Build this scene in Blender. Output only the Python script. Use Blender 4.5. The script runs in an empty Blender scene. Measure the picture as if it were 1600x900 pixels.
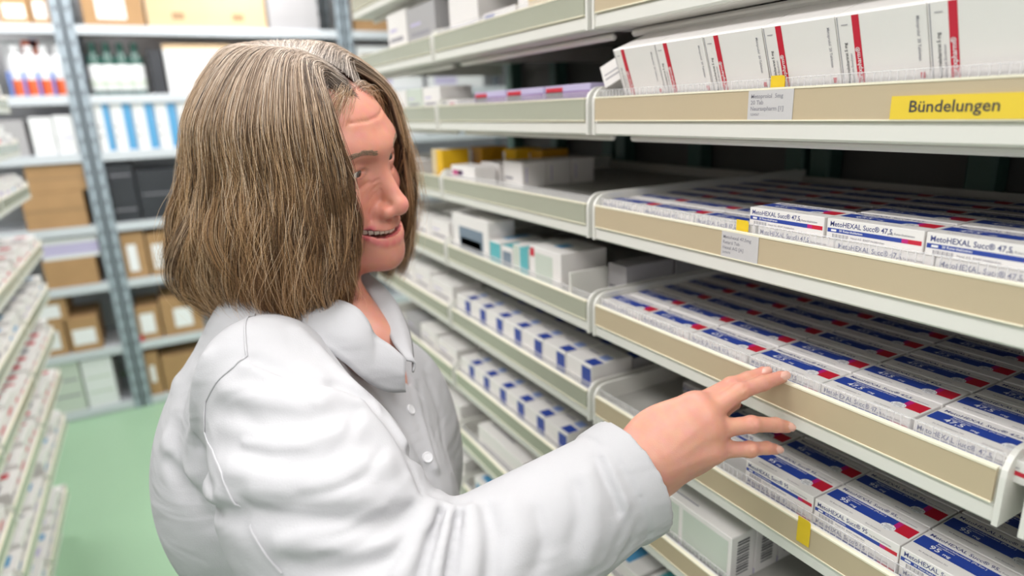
import bpy, bmesh, math, random
import numpy as np
from mathutils import Vector, Matrix
random.seed(7)
rng = np.random.default_rng(7)
scene = bpy.context.scene
COL = scene.collection

# ------------------------------------------------------------------ camera
FPX = 1000.0                     # focal length in pixels of the 1600 x 900 frame
CAM_H = 1.6
v1 = np.array([-575., -260., FPX]); v1 /= np.linalg.norm(v1)          # direction of the aisle (world +Y)
v2 = np.array([(FPX*FPX+260*355)/575., -355., FPX]); v2 /= np.linalg.norm(v2)   # world +X
v3 = np.cross(v1, v2)
if v3[1] > 0: v3 = -v3
RM = np.stack([v2, v1, v3])      # camera (x right, y down, z forward) -> world
CP = np.array([0., 0., CAM_H])
def at(px, py, d):               # point seen at a pixel at depth d, used to take measurements off the photograph
    return CP + RM @ np.array([(px-800)/FPX, (py-450)/FPX, 1.0])*d
cam = bpy.data.cameras.new('camera'); cam_o = bpy.data.objects.new('camera', cam); COL.objects.link(cam_o)
rx, ry, rz = RM[:, 0], -RM[:, 1], -RM[:, 2]
M = Matrix.Identity(4)
for i in range(3):
    M[i][0], M[i][1], M[i][2], M[i][3] = rx[i], ry[i], rz[i], CP[i]
cam_o.matrix_world = M
cam.sensor_width = 36.0; cam.lens = FPX/1600*36.0; cam.clip_start = 0.02
cam.dof.use_dof = True; cam.dof.focus_distance = 0.575; cam.dof.aperture_fstop = 2.9
scene.camera = cam_o

# ------------------------------------------------------------------ light and exposure
world = bpy.data.worlds.new('room_light'); scene.world = world
world.use_nodes = True
world.node_tree.nodes['Background'].inputs[0].default_value = (0.9, 0.95, 1.0, 1)
world.node_tree.nodes['Background'].inputs[1].default_value = 0.25
scene.view_settings.view_transform = 'Standard'
scene.view_settings.look = 'None'
scene.view_settings.gamma = 1.0
scene.view_settings.use_curve_mapping = False
scene.view_settings.exposure = -0.20
LAMP_W = 34.0

# ------------------------------------------------------------------ materials
MATS = {}
def mat(name, col, rough=0.5, metal=0.0, noise=0.0, nscale=40.0, bump=0.0, bscale=200.0, spec=0.5, sss=0.0, coat=0.0, stretch=None):
    if name in MATS: return MATS[name]
    m = bpy.data.materials.new(name); m.use_nodes = True
    nt = m.node_tree; b = nt.nodes['Principled BSDF']
    b.inputs['Base Color'].default_value = (*col, 1)
    b.inputs['Roughness'].default_value = rough
    b.inputs['Metallic'].default_value = metal
    b.inputs['Specular IOR Level'].default_value = spec
    b.inputs['Coat Weight'].default_value = coat
    if sss:
        b.inputs['Subsurface Weight'].default_value = sss
        b.inputs['Subsurface Radius'].default_value = (0.012, 0.004, 0.002)
        b.inputs['Subsurface Scale'].default_value = 0.6
    if noise or bump:
        tc = nt.nodes.new('ShaderNodeTexCoord')
        src = tc.outputs['Object']
        if stretch:
            mp = nt.nodes.new('ShaderNodeMapping'); mp.inputs['Scale'].default_value = stretch
            nt.links.new(src, mp.inputs[0]); src = mp.outputs[0]
        if noise:
            n = nt.nodes.new('ShaderNodeTexNoise'); n.inputs['Scale'].default_value = nscale; n.inputs['Detail'].default_value = 5
            nt.links.new(src, n.inputs['Vector'])
            r = nt.nodes.new('ShaderNodeMix'); r.data_type = 'RGBA'; r.blend_type = 'MIX'
            r.inputs[6].default_value = (*[c*(1-noise) for c in col], 1)
            r.inputs[7].default_value = (*[min(1, c*(1+noise)) for c in col], 1)
            nt.links.new(n.outputs['Fac'], r.inputs[0]); nt.links.new(r.outputs[2], b.inputs['Base Color'])
        if bump:
            n2 = nt.nodes.new('ShaderNodeTexNoise'); n2.inputs['Scale'].default_value = bscale; n2.inputs['Detail'].default_value = 4
            nt.links.new(src, n2.inputs['Vector'])
            bp = nt.nodes.new('ShaderNodeBump'); bp.inputs['Strength'].default_value = bump; bp.inputs['Distance'].default_value = 0.002
            nt.links.new(n2.outputs['Fac'], bp.inputs['Height']); nt.links.new(bp.outputs[0], b.inputs['Normal'])
    MATS[name] = m
    return m
def emis(name, col, s):
    m = bpy.data.materials.new(name); m.use_nodes = True
    b = m.node_tree.nodes['Principled BSDF']
    b.inputs['Emission Color'].default_value = (*col, 1); b.inputs['Emission Strength'].default_value = s
    MATS[name] = m
    return m
def clear_mat(name, fac=0.22, col=(0.95, 0.95, 0.97)):
    m = bpy.data.materials.new(name); m.use_nodes = True
    nt = m.node_tree; out = nt.nodes['Material Output']; b = nt.nodes['Principled BSDF']
    b.inputs['Base Color'].default_value = (*col, 1); b.inputs['Roughness'].default_value = 0.12
    t = nt.nodes.new('ShaderNodeBsdfTransparent'); mx = nt.nodes.new('ShaderNodeMixShader')
    mx.inputs[0].default_value = fac
    nt.links.new(t.outputs[0], mx.inputs[1]); nt.links.new(b.outputs[0], mx.inputs[2]); nt.links.new(mx.outputs[0], out.inputs[0])
    MATS[name] = m
    return m
WHITE = mat('tray_white_plastic', (0.80, 0.79, 0.74), 0.42, noise=0.03, nscale=8)
GREYF = mat('tray_floor_grey', (0.46, 0.45, 0.42), 0.5, noise=0.06, nscale=10)
BEIGE = mat('label_strip_beige', (0.56, 0.46, 0.31), 0.28, noise=0.03, nscale=9)
OLIVE = mat('label_strip_olive', (0.42, 0.43, 0.34), 0.22, noise=0.04, nscale=9)
EDGE = mat('strip_edge_cream', (0.93, 0.88, 0.70), 0.25)
CLEAR = clear_mat('clear_plastic', 0.13)
CLEAR2 = clear_mat('clear_plastic_rib', 0.32)
CARTON = mat('carton_white', (0.88, 0.85, 0.83), 0.38, noise=0.02, nscale=30)
BLUE = mat('print_blue', (0.028, 0.066, 0.36), 0.35, noise=0.05, nscale=60)
NAVY = mat('print_text_navy', (0.05, 0.06, 0.22), 0.45)
INK = mat('print_ink_black', (0.05, 0.05, 0.06), 0.5)
GREYINK = mat('print_ink_grey', (0.30, 0.29, 0.33), 0.5)
PRWHITE = mat('print_white', (0.90, 0.90, 0.92), 0.38)
RED = mat('print_red', (0.62, 0.018, 0.045), 0.35)
MAGENTA = mat('print_magenta', (0.55, 0.02, 0.20), 0.35)
PURPLE = mat('print_purple', (0.16, 0.03, 0.28), 0.35)
LILAC = mat('print_lilac', (0.55, 0.50, 0.72), 0.4)
YELLOW = mat('tab_yellow', (0.80, 0.56, 0.02), 0.45, noise=0.05, nscale=80)
SIGNY = mat('sign_yellow', (0.85, 0.62, 0.05), 0.4, noise=0.03, nscale=30)
PAPERG = mat('label_paper_grey', (0.60, 0.58, 0.58), 0.6)
TEAL = mat('print_teal', (0.12, 0.48, 0.52), 0.4)
SKYB = mat('print_sky_blue', (0.10, 0.35, 0.62), 0.4)
SLATE = mat('print_slate', (0.20, 0.26, 0.33), 0.4)
PALEG = mat('print_pale_green', (0.62, 0.68, 0.60), 0.45)
ORANGE = mat('bottle_orange', (0.85, 0.16, 0.05), 0.4)
GREENP = mat('post_dark_green', (0.05, 0.11, 0.09), 0.45)
STEEL = mat('rack_grey_blue_steel', (0.33, 0.39, 0.44), 0.4, metal=0.1, noise=0.05, nscale=6)
SHELFM = mat('rack_shelf_light_steel', (0.62, 0.66, 0.70), 0.4, noise=0.04, nscale=5)
CARDB = mat('cardboard_brown', (0.44, 0.26, 0.12), 0.7, noise=0.12, nscale=12, bump=0.1)
CARDL = mat('cardboard_pale', (0.70, 0.50, 0.30), 0.7, noise=0.08, nscale=9, bump=0.1)
TAPE = mat('parcel_tape', (0.36, 0.22, 0.11), 0.3)
DARKP = mat('dark_box_plastic', (0.035, 0.038, 0.045), 0.35, noise=0.3, nscale=6)
BGLASS = mat('bottle_green', (0.03, 0.10, 0.08), 0.15)
PLWHITE = mat('plastic_white', (0.84, 0.85, 0.86), 0.3)
GREYBOX = mat('grey_carton', (0.42, 0.41, 0.42), 0.55, noise=0.06, nscale=9)
BACKD = mat('bay_back_dark', (0.10, 0.095, 0.09), 0.6, noise=0.1, nscale=5)
WALLM = mat('wall_paint_grey', (0.62, 0.62, 0.64), 0.7, noise=0.03, nscale=3)
CEILM = mat('ceiling_paint', (0.85, 0.85, 0.83), 0.8, noise=0.02, nscale=3)
FLOORM = mat('floor_green_linoleum', (0.34, 0.53, 0.35), 0.42, noise=0.06, nscale=2.5)

# ------------------------------------------------------------------ mesh helpers
class MB:
    def __init__(self): self.v = []; self.f = []; self.m = []; self.mats = []
    def mi(self, m):
        if m not in self.mats: self.mats.append(m)
        return self.mats.index(m)
    def poly(self, pts, m):
        n = len(self.v); self.v += [tuple(map(float, p)) for p in pts]; self.f.append(tuple(range(n, n+len(pts)))); self.m.append(self.mi(m))
    def box(self, lo, hi, m, ch=0.0):
        (x0, y0, z0), (x1, y1, z1) = lo, hi
        k = self.mi(m); n = len(self.v)
        if ch <= 0:
            self.v += [(x0,y0,z0),(x1,y0,z0),(x1,y1,z0),(x0,y1,z0),(x0,y0,z1),(x1,y0,z1),(x1,y1,z1),(x0,y1,z1)]
            fs = [(3,2,1,0),(4,5,6,7),(0,1,5,4),(1,2,6,5),(2,3,7,6),(3,0,4,7)]
            self.f += [tuple(n+i for i in f) for f in fs]; self.m += [k]*6
            return
        c = min(ch, (x1-x0)*.45, (y1-y0)*.45, (z1-z0)*.45)
        X, Y, Z = (x0, x1), (y0, y1), (z0, z1); idx = {}
        for i in (0, 1):
            for j in (0, 1):
                for l in (0, 1):
                    s = (c*(1-2*i), c*(1-2*j), c*(1-2*l)); p = (X[i], Y[j], Z[l])
                    for a in range(3):
                        q = [p[b]+(s[b] if b != a else 0) for b in range(3)]
                        idx[(i,j,l,a)] = len(self.v); self.v.append(tuple(q))
        F = []
        for a in range(3):
            o = [b for b in range(3) if b != a]
            for s in (0, 1):
                r = []
                for (p, q) in ((0,0),(1,0),(1,1),(0,1)):
                    t = [0]*3; t[a] = s; t[o[0]] = p; t[o[1]] = q
                    r.append(idx[(*t, a)])
                if (s == 1) == (a != 1): F.append(r)
                else: F.append(r[::-1])
        for a in range(3):
            o = [b for b in range(3) if b != a]
            for p in (0, 1):
                for q in (0, 1):
                    t0 = [0]*3; t1 = [0]*3
                    t0[a] = 0; t1[a] = 1
                    for t in (t0, t1): t[o[0]] = p; t[o[1]] = q
                    F.append([idx[(*t0,o[0])], idx[(*t1,o[0])], idx[(*t1,o[1])], idx[(*t0,o[1])]])
        for i in (0, 1):
            for j in (0, 1):
                for l in (0, 1): F.append([idx[(i,j,l,0)], idx[(i,j,l,1)], idx[(i,j,l,2)]])
        cx = np.array([(x0+x1)/2, (y0+y1)/2, (z0+z1)/2])
        for f in F:
            P = [np.array(self.v[i]) for i in f]
            nn = np.cross(P[1]-P[0], P[2]-P[0])
            if nn @ (sum(P)/len(P)-cx) < 0: f = f[::-1]
            self.f.append(tuple(f)); self.m.append(k)
    def lathe(self, prof, c, m, n=20, axis='z'):
        k = self.mi(m); b = len(self.v)
        for (r, z) in prof:
            for i in range(n):
                a = 2*math.pi*i/n
                self.v.append((c[0]+r*math.cos(a), c[1]+r*math.sin(a), c[2]+z))
        for j in range(len(prof)-1):
            for i in range(n):
                self.f.append((b+j*n+i, b+j*n+(i+1)%n, b+(j+1)*n+(i+1)%n, b+(j+1)*n+i)); self.m.append(k)
        self.f.append(tuple(b+i for i in range(n))[::-1]); self.m.append(k)
        self.f.append(tuple(b+(len(prof)-1)*n+i for i in range(n))); self.m.append(k)
    def text(self, s, o, ux, uy, size, m, align='LEFT', sx=1.0):
        V, F = text_geo(s, align)
        n = len(self.v); k = self.mi(m)
        o = np.array(o, float); ux = np.array(ux, float); uy = np.array(uy, float)
        self.v += [tuple(o+ux*p[0]*size*sx+uy*p[1]*size) for p in V]
        self.f += [tuple(n+i for i in f) for f in F]; self.m += [k]*len(F)
    def mesh(self, name, smooth=False):
        me = bpy.data.meshes.new(name); me.from_pydata(self.v, [], self.f)
        for m in self.mats: me.materials.append(m)
        me.polygons.foreach_set('material_index', self.m)
        if smooth: me.polygons.foreach_set('use_smooth', [True]*len(self.f))
        me.update()
        return me
    def build(self, name, parent=None, smooth=False):
        return link(name, self.mesh(name, smooth), parent)
_TG = {}
def text_geo(s, align):
    if (s, align) in _TG: return _TG[(s, align)]
    c = bpy.data.curves.new('lettering', 'FONT'); c.body = s; c.size = 1.0; c.align_x = align; c.resolution_u = 2; c.offset = 0.012
    o = bpy.data.objects.new('lettering', c); COL.objects.link(o)
    dg = bpy.context.evaluated_depsgraph_get(); me = bpy.data.meshes.new_from_object(o.evaluated_get(dg))
    V = [tuple(v.co) for v in me.vertices]; F = [tuple(p.vertices) for p in me.polygons]
    bpy.data.objects.remove(o); bpy.data.curves.remove(c); bpy.data.meshes.remove(me)
    _TG[(s, align)] = (V, F)
    return V, F
def link(name, data, parent=None):
    o = bpy.data.objects.new(name, data); COL.objects.link(o)
    if parent is not None: o.parent = parent
    return o
def tag(o, label=None, cat=None, group=None, kind=None):
    if label: o['label'] = label
    if cat: o['category'] = cat
    if group: o['group'] = group
    if kind: o['kind'] = kind
    return o
def empty(name, loc=(0,0,0), rz=0.0):
    o = bpy.data.objects.new(name, None); COL.objects.link(o); o.location = loc; o.rotation_euler = (0,0,rz); o.empty_display_size = 0.05
    return o
def copy_tree(o, parent=None):
    c = o.copy(); COL.objects.link(c)
    if parent is not None: c.parent = parent
    for ch in list(o.children): copy_tree(ch, c)
    return c
ORD = ['first','second','third','fourth','fifth','sixth','seventh','eighth','ninth','tenth','eleventh','twelfth']

# ------------------------------------------------------------------ the room
def struct(name, lo, hi, m):
    b = MB(); b.box(lo, hi, m); o = b.build(name); o['kind'] = 'structure'; return o
struct('floor', (-2.2,-1.6,-0.1), (2.6,4.9,0.0), FLOORM)
struct('ceiling', (-2.2,-1.6,2.75), (2.6,4.9,2.85), CEILM)
struct('wall_back', (-2.2,4.75,0.0), (2.6,4.9,2.75), WALLM)
struct('wall_front', (-2.2,-1.6,0.0), (2.6,-1.5,2.75), WALLM)
struct('wall_left', (-2.2,-1.5,0.0), (-2.1,4.75,2.75), WALLM)
struct('wall_right', (2.5,-1.5,0.0), (2.6,4.75,2.75), WALLM)
# ceiling lamps (out of frame, they are what lights the aisle)
GLOW = emis('lamp_diffuser_glow', (1.0, 0.98, 0.95), 3.0)
def lamp(x, y, lx, ly, w, label):
    t = empty('fluorescent_lamp', (x, y, 2.69)); tag(t, label, 'ceiling lamp', 'ceiling lamps over the aisle')
    b = MB(); b.box((-lx/2,-ly/2,0.0), (lx/2,ly/2,0.06), PLWHITE, 0.008); b.build('housing', t)
    b = MB(); b.box((-lx/2+.015,-ly/2+.015,-0.012), (lx/2-.015,ly/2-.015,0.0), GLOW, 0.004); b.build('diffuser', t)
    l = bpy.data.lights.new('lamp_light', 'AREA'); l.shape = 'RECTANGLE'; l.size = lx*.9; l.size_y = ly*.95; l.energy = w; l.color = (1.0, 0.965, 0.975)
    o = bpy.data.objects.new('lamp_light', l); COL.objects.link(o); o.parent = t; o.location = (0,0,-0.016)
for li, ly in enumerate((-0.65, 0.75, 2.15, 3.55)):
    for lx in (-0.62, 0.62):
        lamp(lx, ly, 0.6, 0.9, LAMP_W*((.41 if lx < 0 else .56) if li < 2 else .55), f'square white ceiling panel {"over the left trays" if lx < 0 else "over the right trays"}, {ORD[li]} from the near end')

# ------------------------------------------------------------------ right-hand shelving bays
FX = 0.50                                   # front plane of the trays
ZT = [2.01, 1.872, 1.735, 1.608, 1.472, 1.335, 1.198, 1.057, 0.917, 0.777, 0.637, 0.497, 0.357, 0.2]     # top of each label strip
LEVEL = {z: i for i, z in enumerate(ZT)}
DEPTH = 0.42
FL = 0.012                                  # tray floor below strip top
def rounded_panel(b, x0, x1, z0, z1, y0, y1, m, r=0.02):
    # side wall of a tray, front upper corner rounded
    pts = [(x0, z0), (x1, z0), (x1, z1)]
    for i in range(6):
        a = math.pi/2 + i/5*math.pi/2
        pts.append((x0+r+r*math.cos(a), z1-r+r*math.sin(a)))
    A = [(p[0], y0, p[1]) for p in pts]; B = [(p[0], y1, p[1]) for p in pts]
    b.poly(A, m); b.poly(B[::-1], m)
    n = len(pts)
    for i in range(n): b.poly([A[i], B[i], B[(i+1) % n], A[(i+1) % n]][::-1], m)
def tray(bay, y0, y1, zt, stripm, side=1, guard=True, depth=DEPTH):
    """y0 < y1 world extents; side=+1 the tray goes to +X from the front plane at FX (0 in local coordinates)."""
    b = MB(); s = side
    def bx(lo, hi, m, ch=0.0):
        x0, x1 = lo[0]*s, hi[0]*s
        b.box((min(x0,x1), lo[1], lo[2]), (max(x0,x1), hi[1], hi[2]), m, ch)
    bx((0.006, y0+.004, zt-FL-.006), (depth, y1-.004, zt-FL), GREYF)
    bx((0.002, y0+.002, zt-.046), (0.012, y1-.002, zt-.0285), WHITE, 0.002)       # lower lip
    bx((0.003, y0+.004, zt-.0285), (0.008, y1-.004, zt-.001), WHITE)
    bx((0.012, y0+.006, zt-.046), (0.05, y1-.006, zt-.041), WHITE)
    bx((depth-.006, y0+.004, zt-FL), (depth, y1-.004, zt+.004), GREYF)
    for ya, yb in ((y0+.0015, y0+.0055), (y1-.0055, y1-.0015)):
        if s > 0: rounded_panel(b, 0.0, depth, zt-.046, zt+.014, ya, yb, WHITE)
        else: bx((0, ya, zt-.046), (depth, yb, zt+.014), WHITE)
    bx((0.045, y0+.01, zt-.056), (0.055, y1-.02, zt-.0475), WHITE, 0.003)           # rail under the tray
    t = b.build('tray', bay)
    c = MB(); s_ = s
    def cx(lo, hi, m, ch=0.0):
        x0, x1 = lo[0]*s_, hi[0]*s_
        c.box((min(x0,x1), lo[1], lo[2]), (max(x0,x1), hi[1], hi[2]), m, ch)
    e0, e1 = y0+.008, y1-.008
    cx((-.0005, e0, zt-.0275), (0.003, e1, zt-.0012), stripm)
    cx((-.0012, e0, zt-.0012), (0.0035, e1, zt+.0006), EDGE)
    cx((-.0012, e0, zt-.0287), (0.0035, e1, zt-.0275), EDGE)
    c.build('label_strip', t)
    if guard:
        g = MB(); x0, x1 = sorted((0.0088*s, 0.0098*s))
        g.box((x0, e0, zt-.002), (x1, e1, zt+.0085), CLEAR)
        n = int((e1-e0)/.0062); x0, x1 = sorted((0.0078*s, 0.0089*s))
        for i in range(n+1):
            y = e0+(e1-e0)*i/n
            g.box((x0, y-.0003, zt-.001), (x1, y+.0003, zt+.0082), CLEAR2)
        g.box((x0, e0, zt+.0082), (x1, e1, zt+.009), CLEAR2)
        go = g.build('clear_guard', t)
    return t
BAYS = [(-0.335, 0.175), (0.185, 0.690), (0.697, 1.197), (1.204, 1.704)]
BAYL = ['near white shelving bay at the right edge of the picture', 'shelving bay of beige label strips holding the blue cartons',
        'middle shelving bay of pull-out trays behind the pointing hand', 'far shelving bay of blurred trays just beyond the face']
bays = []; TR = {}
for bi, (y0, y1) in enumerate(BAYS):
    bay = empty('shelving_bay', (FX, 0, 0)); bays.append(bay)
    tag(bay, BAYL[bi], 'shelving', 'shelving bays along the aisle')
    for k, yy in enumerate((y0+.02, (y0+y1)/2, y1-.02)):
        b = MB(); b.box((DEPTH+.01, yy-.018, 0.0), (DEPTH+.045, yy+.018, 2.2), GREENP, 0.003); b.build('upright', bay)
    b = MB(); b.box((DEPTH+.05, y0-.003, 0.0), (DEPTH+.06, y1+.003, 2.2), BACKD); b.build('back_panel', bay)
    b = MB(); b.box((0.03, y0+.004, 0.0), (DEPTH+.01, y1-.004, 0.12), WHITE, 0.004); b.build('plinth', bay)
    for zi, zt in enumerate(ZT):
        TR[(bi, zi)] = tray(bay, y0, y1, zt, BEIGE if bi <= 1 else OLIVE, 1, guard=(bi <= 2))
# labels, tabs and the sign on the beige strips of the second bay
def strip_label(t, yc, zt, w, h, lines, m=PAPERG, ink=GREYINK, sizes=None):
    b = MB(); x = -0.0011
    b.box((x, yc-w/2, zt-.0012-h), (x+.0004, yc+w/2, zt-.0012), m)
    b.build('paper_label', t)
    b = MB(); zz = zt-.0012
    for (s, sz, dz, dy) in lines: b.text(s, (x-.00015, yc+w/2-dy, zz-dz), (0,-1,0), (0,0,1), sz, ink)
    b.build('lettering', t)
def yellow_tab(t, yc, zt, w=0.015, down=0.0, up=.011):
    b = MB(); x0, x1 = 0.0066, 0.0074
    if down: x0, x1 = -.0017, -.0012
    pts = [(yc-w/2, zt-down), (yc+w/2, zt-down), (yc+w/2, zt+up)] + [(yc-w/2+.003*(1-math.sin(a))-0, zt+up-.003*(1-math.cos(a))) for a in (0, .5, 1.0, 1.57)]
    A = [(x0, p[0], p[1]) for p in pts]; B = [(x1, p[0], p[1]) for p in pts]; n = len(pts)
    b.poly(A[::-1], YELLOW); b.poly(B, YELLOW)
    for i in range(n): b.poly([A[i], A[(i+1)%n], B[(i+1)%n], B[i]], YELLOW)
    b.build('yellow_tab', t)
def y_at(px, py):        # where along the aisle a point of the front plane seen at a pixel lies
    d = RM @ np.array([(px-800)/FPX, (py-450)/FPX, 1.0]); return d[1]*FX/d[0]
t3 = TR[(1, 3)]; t4 = TR[(1, 4)]; t5 = TR[(1, 5)]; t6 = TR[(1, 6)]
ya, yb = y_at(1170,165), y_at(1240,165)
strip_label(t3, (ya+yb)/2, ZT[3], ya-yb, .027, [('Metoprolol  5mg', .0052, .007, .003), ('20 Tab', .0052, .0125, .003), ('Neuraxpharm [1]', .0052, .018, .003), ('1234567', .003, .0225, .003)])
yellow_tab(t3, y_at(1207,130), ZT[3])
ya, yb = y_at(1392,180), 0.200
b = MB(); b.box((-.0016, yb, ZT[3]-.0275), (-.0008, ya, ZT[3]-.0105), SIGNY); b.build('yellow_sign', t3)
b = MB(); b.text('B\u00fcndelungen', (-.0018, ya-.0135, ZT[3]-.0222), (0,-1,0), (0,0,1), .0118, INK); b.build('lettering', t3)
ya, yb = y_at(1128,385), y_at(1185,400)
strip_label(t4, (ya+yb)/2, ZT[4], ya-yb, .027, [('Metohexal 47,5mg', .0048, .007, .002), ('Retard Tab', .0048, .0125, .002), ('Hexal AG [A]', .0048, .018, .002), ('2345678', .003, .0225, .002)])
yellow_tab(t4, y_at(1152,360), ZT[4])
yellow_tab(t6, y_at(1255,850), ZT[6], w=.014, down=.022, up=.006)

# ------------------------------------------------------------------ medicine cartons
BL, BW, BH = 0.0825, 0.0445, 0.0180
def blue_carton(strength):
    """tablet carton; local x = reading direction, y = away from the reader, z = up; origin at bottom centre."""
    b = MB(); L, W, H = BL, BW, BH; e = .00012
    b.box((-L/2,-W/2,0), (L/2,W/2,H), CARTON, 0.0005)
    z = H+e
    def top(x0, y0, x1, y1, m, dz=0): b.poly([(x0,y0,z+dz),(x1,y0,z+dz),(x1,y1,z+dz),(x0,y1,z+dz)], m)
    ya, yb = -W*.16, W*.22
    xs = [-L/2+.0012, L*.27, L*.325, L/2-.0012]
    top(xs[0], ya, xs[1], yb, BLUE); top(xs[1], ya, xs[2], yb, MAGENTA); top(xs[2], ya, xs[3], yb, RED)
    c = (L*.255, ya+.0012); r = .0062
    P = [(c[0]+r*math.cos(2*math.pi*i/10), c[1]+r*.95*math.sin(2*math.pi*i/10), z+e) for i in range(10)]
    b.poly(P, PRWHITE)
    for rr, m in ((.0050, GREYINK),):
        for i in range(6):
            a = i*math.pi/3+.2; a2 = a+.45
            b.poly([(c[0]+rr*math.cos(a), c[1]+rr*math.sin(a), z+2*e), (c[0]+rr*math.cos(a2), c[1]+rr*math.sin(a2), z+2*e), (c[0]+(rr-.0005)*math.cos(a2), c[1]+(rr-.0005)*math.sin(a2), z+2*e), (c[0]+(rr-.0005)*math.cos(a), c[1]+(rr-.0005)*math.sin(a), z+2*e)], m)
        for i in (-1, 0, 1):
            top(c[0]-.003, c[1]+i*.0018-.0003, c[0]+.003, c[1]+i*.0018+.0003, m, 2*e)
    U, V = (1,0,0), (0,1,0)
    title = 'Meto\u029cexal Succ\u00ae '+strength
    title = 'MetoHEXAL Succ\u00ae '+strength
    b.text(title, (-L/2+.004, W*.30, z), U, V, .0062, NAVY, sx=.92)
    b.text('mg Retardtabletten', (L/2-.026, W*.30, z), U, V, .0026, GREYINK)
    b.text(strength, (-L/2+.0125, ya+.0028, z+e), U, V, .0088, PRWHITE)
    b.text('mg', (-L/2+.0125+.0046*len(strength)+.002, ya+.0028, z+e), U, V, .0050, PRWHITE)
    b.text('Metoprololsuccinat (Ph.Eur.)', (-L/2+.0145, yb-.0036, z+e), U, V, .0033, PRWHITE)
    b.text('Retardtabletten', (-L/2+.0145, yb-.0066, z+e), U, V, .0024, PRWHITE)
    b.text('30 Retardtabletten N1', (-L/2+.010, -W*.34, z), U, V, .0026, GREYINK)
    b.text('Zum Einnehmen', (L*.08, -W*.40, z), U, V, .0022, GREYINK)
    # front face
    y = -W/2-e
    def fr(x0, z0, x1, z1, m, d=0): b.poly([(x0,y-d,z0),(x1,y-d,z0),(x1,y-d,z1),(x0,y-d,z1)], m)
    fr(-L/2+.001, H*.34, L*.30, H*.54, BLUE); fr(L*.30, H*.34, L*.36, H*.54, MAGENTA); fr(L*.36, H*.34, L/2-.001, H*.54, RED)
    fr(-L/2+.0045, H*.39, -L/2+.0095, H*.49, PRWHITE, e)
    b.text('30 Retardtabletten', (-L/2+.012, y-e, H*.40), (1,0,0), (0,0,1), .0028, PRWHITE)
    b.text(title, (-L/2+.003, y, H*.64), (1,0,0), (0,0,1), .0062, NAVY, sx=.88)
    b.text('mg Retardtabletten', (L/2-.027, y, H*.64), (1,0,0), (0,0,1), .0026, GREYINK)
    for i in range(14):
        fr(-L/2+.006+i*.0011, H*.06, -L/2+.006+i*.0011+(.0004 if i % 3 else .0007), H*.27, GREYINK)
    b.text('Hexal AG  83607 Holzkirchen', (-L*.22, y, H*.14), (1,0,0), (0,0,1), .0024, GREYINK)
    # end faces
    for s in (-1, 1):
        x = s*(L/2+e)
        P = [(x,-W*.16,H*.2),(x,W*.22,H*.2),(x,W*.22,H*.8),(x,-W*.16,H*.8)]
        b.poly(P if s > 0 else P[::-1], RED if s > 0 else BLUE)
    return b.mesh('medicine_carton')
ME47, ME95 = blue_carton('47,5'), blue_carton('95')
def put(me, x, y, z, rz=-math.pi/2, name='medicine_carton'):
    o = link(name, me); o.location = (x, y, z); o.rotation_euler = (0, 0, rz); return o
def jit(a): return random.uniform(-a, a)
SHN = {4: 'third', 5: 'fourth', 6: 'fifth'}
def carton_rows(zi, me, cols, rows, y_left, layers, txt, gx=.047, gy=.0845):
    z0 = ZT[zi]-FL
    for r in range(rows):
        for c in range(cols):
            n = layers(r, c)
            for k in range(n):
                x = FX+.0115+BW/2+r*gx+jit(.0006); y = y_left-BL/2-c*gy+jit(.0007)+(.010 if k and zi == 4 else 0)
                if y-BL/2 < BAYS[1][0]-.02: continue
                o = put(me, x, y, z0+k*BH+.0003*k+.0001, -math.pi/2+jit(.008))
                lay = '' if n == 1 else (' lower' if k == 0 else ' upper')
                tag(o, f'blue-white{lay} {txt} carton, {SHN[zi]} tray, {ORD[r]} row from front, {ORD[c]} from far end', 'medicine box', f'blue white tablet cartons in the {SHN[zi]} tray')
carton_rows(4, ME47, 6, 7, .683, lambda r, c: 2 if (r == 0 and c >= 3) or (r == 1 and c >= 4) else 1, '47,5mg')
carton_rows(5, ME47, 6, 7, .683, lambda r, c: 1, '47,5mg')
carton_rows(6, ME95, 6, 6, .677, lambda r, c: 0 if (c < 2 or (c == 2 and r == 0)) else 2, '95mg')

# ------------------------------------------------------------------ other cartons
def carton(L, W, H, base, prints=(), name='carton', ch=.0006):
    """generic printed carton. prints: (face, x0, z0, x1, z1, material) in fractions of the face."""
    b = MB(); b.box((-L/2,-W/2,0), (L/2,W/2,H), base, ch); e = .0002
    for (f, x0, z0, x1, z1, m) in prints:
        if f == 'f': b.poly([(-L/2+x0*L,-W/2-e,z0*H),(-L/2+x1*L,-W/2-e,z0*H),(-L/2+x1*L,-W/2-e,z1*H),(-L/2+x0*L,-W/2-e,z1*H)], m)
        elif f == 't': b.poly([(-L/2+x0*L,-W/2+z0*W,H+e),(-L/2+x1*L,-W/2+z0*W,H+e),(-L/2+x1*L,-W/2+z1*W,H+e),(-L/2+x0*L,-W/2+z1*W,H+e)], m)
        elif f == 'r': b.poly([(L/2+e,-W/2+x0*W,z0*H),(L/2+e,-W/2+x1*W,z0*H),(L/2+e,-W/2+x1*W,z1*H),(L/2+e,-W/2+x0*W,z1*H)], m)
        elif f == 'l': b.poly([(-L/2-e,-W/2+x0*W,z0*H),(-L/2-e,-W/2+x1*W,z0*H),(-L/2-e,-W/2+x1*W,z1*H),(-L/2-e,-W/2+x0*W,z1*H)][::-1], m)
    return b
def barcode(face, x0, z0, x1, z1, n=9):
    out = []
    for i in range(n):
        a = z0+(z1-z0)*i/n; w = (z1-z0)/n*(.62 if i % 3 else .42)
        out.append((face, x0, a, x1, a+w, INK))
    return out
GR = -math.pi/2

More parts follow.
